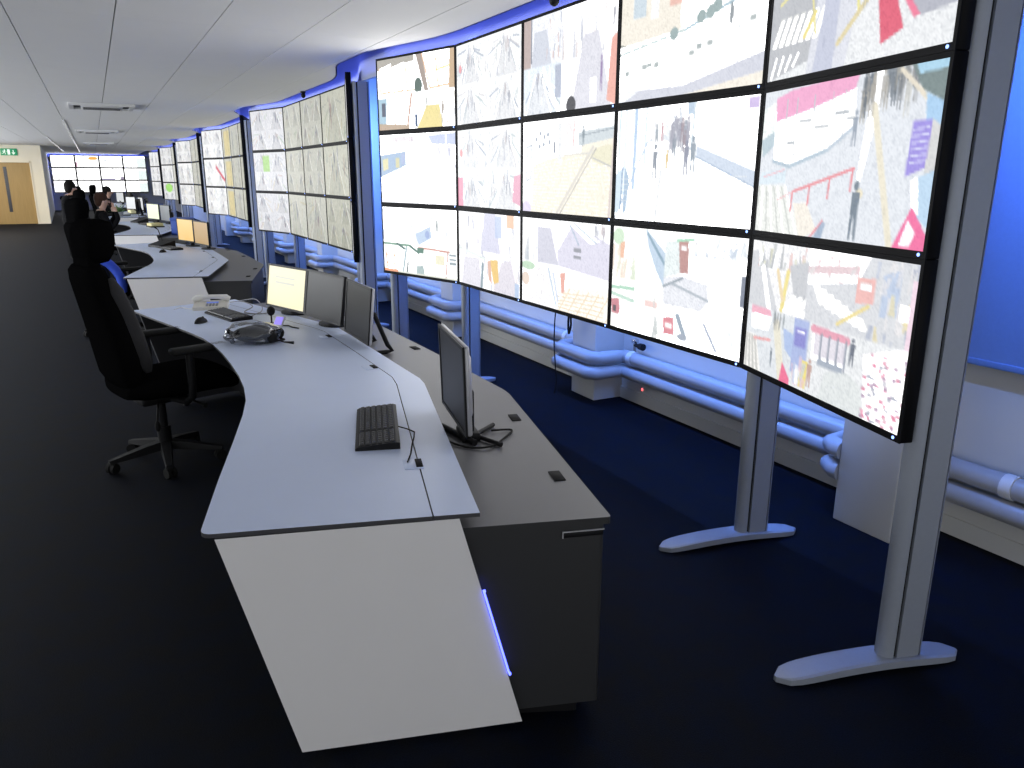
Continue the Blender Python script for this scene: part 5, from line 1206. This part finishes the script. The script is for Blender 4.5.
def seated_person(label, x, y, rz, hair, hands_up=True):
    t = thing('person', label, 'person', (x, y, 0), rz)
    J = [((-0.02, 0, 0.60), (0.15, 0.12)), ((-0.03, 0, 0.76), (0.145, 0.105)), ((-0.02, 0, 0.93), (0.165, 0.11)), ((0.0, 0, 1.04), (0.12, 0.09)), ((0.015, 0, 1.10), 0.055), ((0.035, 0, 1.15), 0.056), ((0.05, 0, 1.22), (0.084, 0.092)), ((0.045, 0, 1.285), (0.078, 0.085))]
    E = [(0, 1), (1, 2), (2, 3), (3, 4), (4, 5), (5, 6), (6, 7)]
    for s in (-1, 1):
        b = len(J)
        J += [((0.0, 0.17*s, 1.0), 0.065), ((0.10, 0.23*s, 0.80), 0.048), ((0.22, 0.18*s, 0.96) if hands_up else (0.30, 0.18*s, 0.80), 0.040), ((0.20, 0.07*s, 1.09) if hands_up else (0.42, 0.12*s, 0.80), 0.032), ((0.195, 0.055*s, 1.15) if hands_up else (0.50, 0.10*s, 0.79), (0.034, 0.018))]
        E += [(3, b), (b, b+1), (b+1, b+2), (b+2, b+3), (b+3, b+4)]
        b = len(J)
        J += [((0.08, 0.11*s, 0.60), 0.088), ((0.44, 0.12*s, 0.58), 0.062), ((0.46, 0.12*s, 0.30), 0.050), ((0.44, 0.12*s, 0.09), 0.040), ((0.56, 0.13*s, 0.05), (0.042, 0.03))]
        E += [(0, b), (b, b+1), (b+1, b+2), (b+2, b+3), (b+3, b+4)]
    def zones(c):
        if c.z > 1.085 and abs(c.y) < 0.14 and c.x < 0.16: return 1
        if hands_up and c.x > 0.15 and c.z > 1.07: return 1
        if not hands_up and c.x > 0.42 and c.z > 0.7: return 1
        if c.z < 0.12: return 2
        return 0
    skin_body('body', J, E, t, zones)
    M = head_parts(t, (0.035, 0, 1.255), hair)
    fm = MB()
    fm.ell((0.135, 0, 1.225), 0.018, 0.013, 0.024, 8, 6); fm.build('nose', M_SKIN, t)
    for s in (-1, 1):
        MB().ell((0.12, 0.032*s, 1.25), 0.010, 0.014, 0.008, 8, 6).build('eye', M_HAIRD, t)
        MB().ell((0.04, 0.085*s, 1.22), 0.02, 0.010, 0.03, 8, 6).build('ear', M_SKIN, t)
    MB().ell((0.125, 0, 1.175), 0.008, 0.024, 0.006, 8, 6).build('mouth', mat('lips', (0.42, 0.16, 0.14), 0.5), t)
    fg = MB()
    if hands_up:
        for s in (-1, 1):
            for k in range(4):
                yy = 0.045*s+0.012*s*(k-1.5); L = (0.055, 0.062, 0.058, 0.045)[k]
                fg.tube([(0.193, yy, 1.16), (0.188, yy*0.9, 1.16+L*0.6), (0.172, yy*0.8, 1.16+L)], [0.009, 0.008, 0.006], 6)
            fg.tube([(0.19, 0.02*s, 1.14), (0.178, 0.004*s, 1.165), (0.165, 0.0, 1.185)], [0.010, 0.009, 0.007], 6)
    else:
        for s in (-1, 1):
            for k in range(4):
                yy = 0.10*s+0.014*(k-1.5); L = (0.06, 0.07, 0.065, 0.05)[k]
                fg.tube([(0.50, yy, 0.79), (0.50+L*0.6, yy, 0.785), (0.50+L, yy, 0.765)], [0.009, 0.008, 0.006], 6)
            fg.tube([(0.47, 0.07*s, 0.79), (0.50, 0.045*s, 0.78), (0.52, 0.04*s, 0.77)], [0.010, 0.009, 0.007], 6)
    fg.build('fingers', M_SKIN, t, kind='stuff')
    return t
seated_person('seated person in black with hands raised to the face, third desk', 0.06, 14.75, 0.15, M_HAIRB, True)
seated_person('far seated person in dark clothes reaching over the fourth desk', 0.26, 22.4, 0.0, M_HAIRD, False)
def standing_person(label, x, y, rz, hair):
    t = thing('person', label, 'person', (x, y, 0), rz)
    J = [((0, 0, 0.84), (0.14, 0.11)), ((0.0, 0, 1.0), (0.135, 0.10)), ((0.03, 0, 1.15), (0.16, 0.11)), ((0.05, 0, 1.24), (0.12, 0.085)), ((0.075, 0, 1.29), 0.052), ((0.09, 0, 1.33), 0.054), ((0.11, 0, 1.39), (0.08, 0.088)), ((0.11, 0, 1.45), (0.074, 0.08))]
    E = [(0, 1), (1, 2), (2, 3), (3, 4), (4, 5), (5, 6), (6, 7)]
    for s in (-1, 1):
        b = len(J)
        J += [((0.04, 0.17*s, 1.20), 0.062), ((0.02, 0.23*s, 0.96), 0.046), ((0.12, 0.20*s, 0.76), 0.038), ((0.15, 0.19*s, 0.68), (0.036, 0.02))]
        E += [(3, b), (b, b+1), (b+1, b+2), (b+2, b+3)]
        b = len(J)
        J += [((0.0, 0.09*s, 0.80), 0.09), ((0.01, 0.10*s, 0.46), 0.062), ((0.0, 0.10*s, 0.10), 0.042), ((0.11, 0.11*s, 0.05), (0.04, 0.03))]
        E += [(0, b), (b, b+1), (b+1, b+2), (b+2, b+3)]
    def zones(c):
        if c.z > 1.285 and abs(c.y) < 0.14: return 1
        if c.z < 0.76 and c.z > 0.6 and abs(c.y) > 0.165: return 1
        if c.z < 0.12: return 2
        return 0
    skin_body('body', J, E, t, zones)
    head_parts(t, (0.095, 0, 1.425), hair)
    MB().ell((0.192, 0, 1.395), 0.018, 0.013, 0.022, 8, 6).build('nose', M_SKIN, t)
    for s in (-1, 1):
        MB().ell((0.178, 0.03*s, 1.42), 0.010, 0.013, 0.008, 8, 6).build('eye', M_HAIRD, t)
        MB().ell((0.10, 0.08*s, 1.39), 0.02, 0.010, 0.028, 8, 6).build('ear', M_SKIN, t)
        fg = MB()
        for k in range(4): fg.tube([(0.15+0.012*(k-1.5), 0.19*s, 0.67), (0.155+0.012*(k-1.5), 0.185*s, 0.63), (0.15+0.012*(k-1.5), 0.175*s, 0.60+0.006*abs(k-1.5))], [0.009, 0.008, 0.006], 6)
        fg.tube([(0.17, 0.18*s, 0.69), (0.185, 0.165*s, 0.66), (0.185, 0.16*s, 0.63)], [0.010, 0.009, 0.007], 6)
        fg.build('fingers', M_SKIN, t, kind='stuff')
    return t
standing_person('standing person in dark clothes leaning beside the third desk', -0.47, 17.2, 0.5, M_HAIRD)

# finish the jacket
jk.loft(secs).build('cloth', mat('blue_cloth', (0.02, 0.07, 0.55), 0.7, var=0.1, scale=50), jk_t)
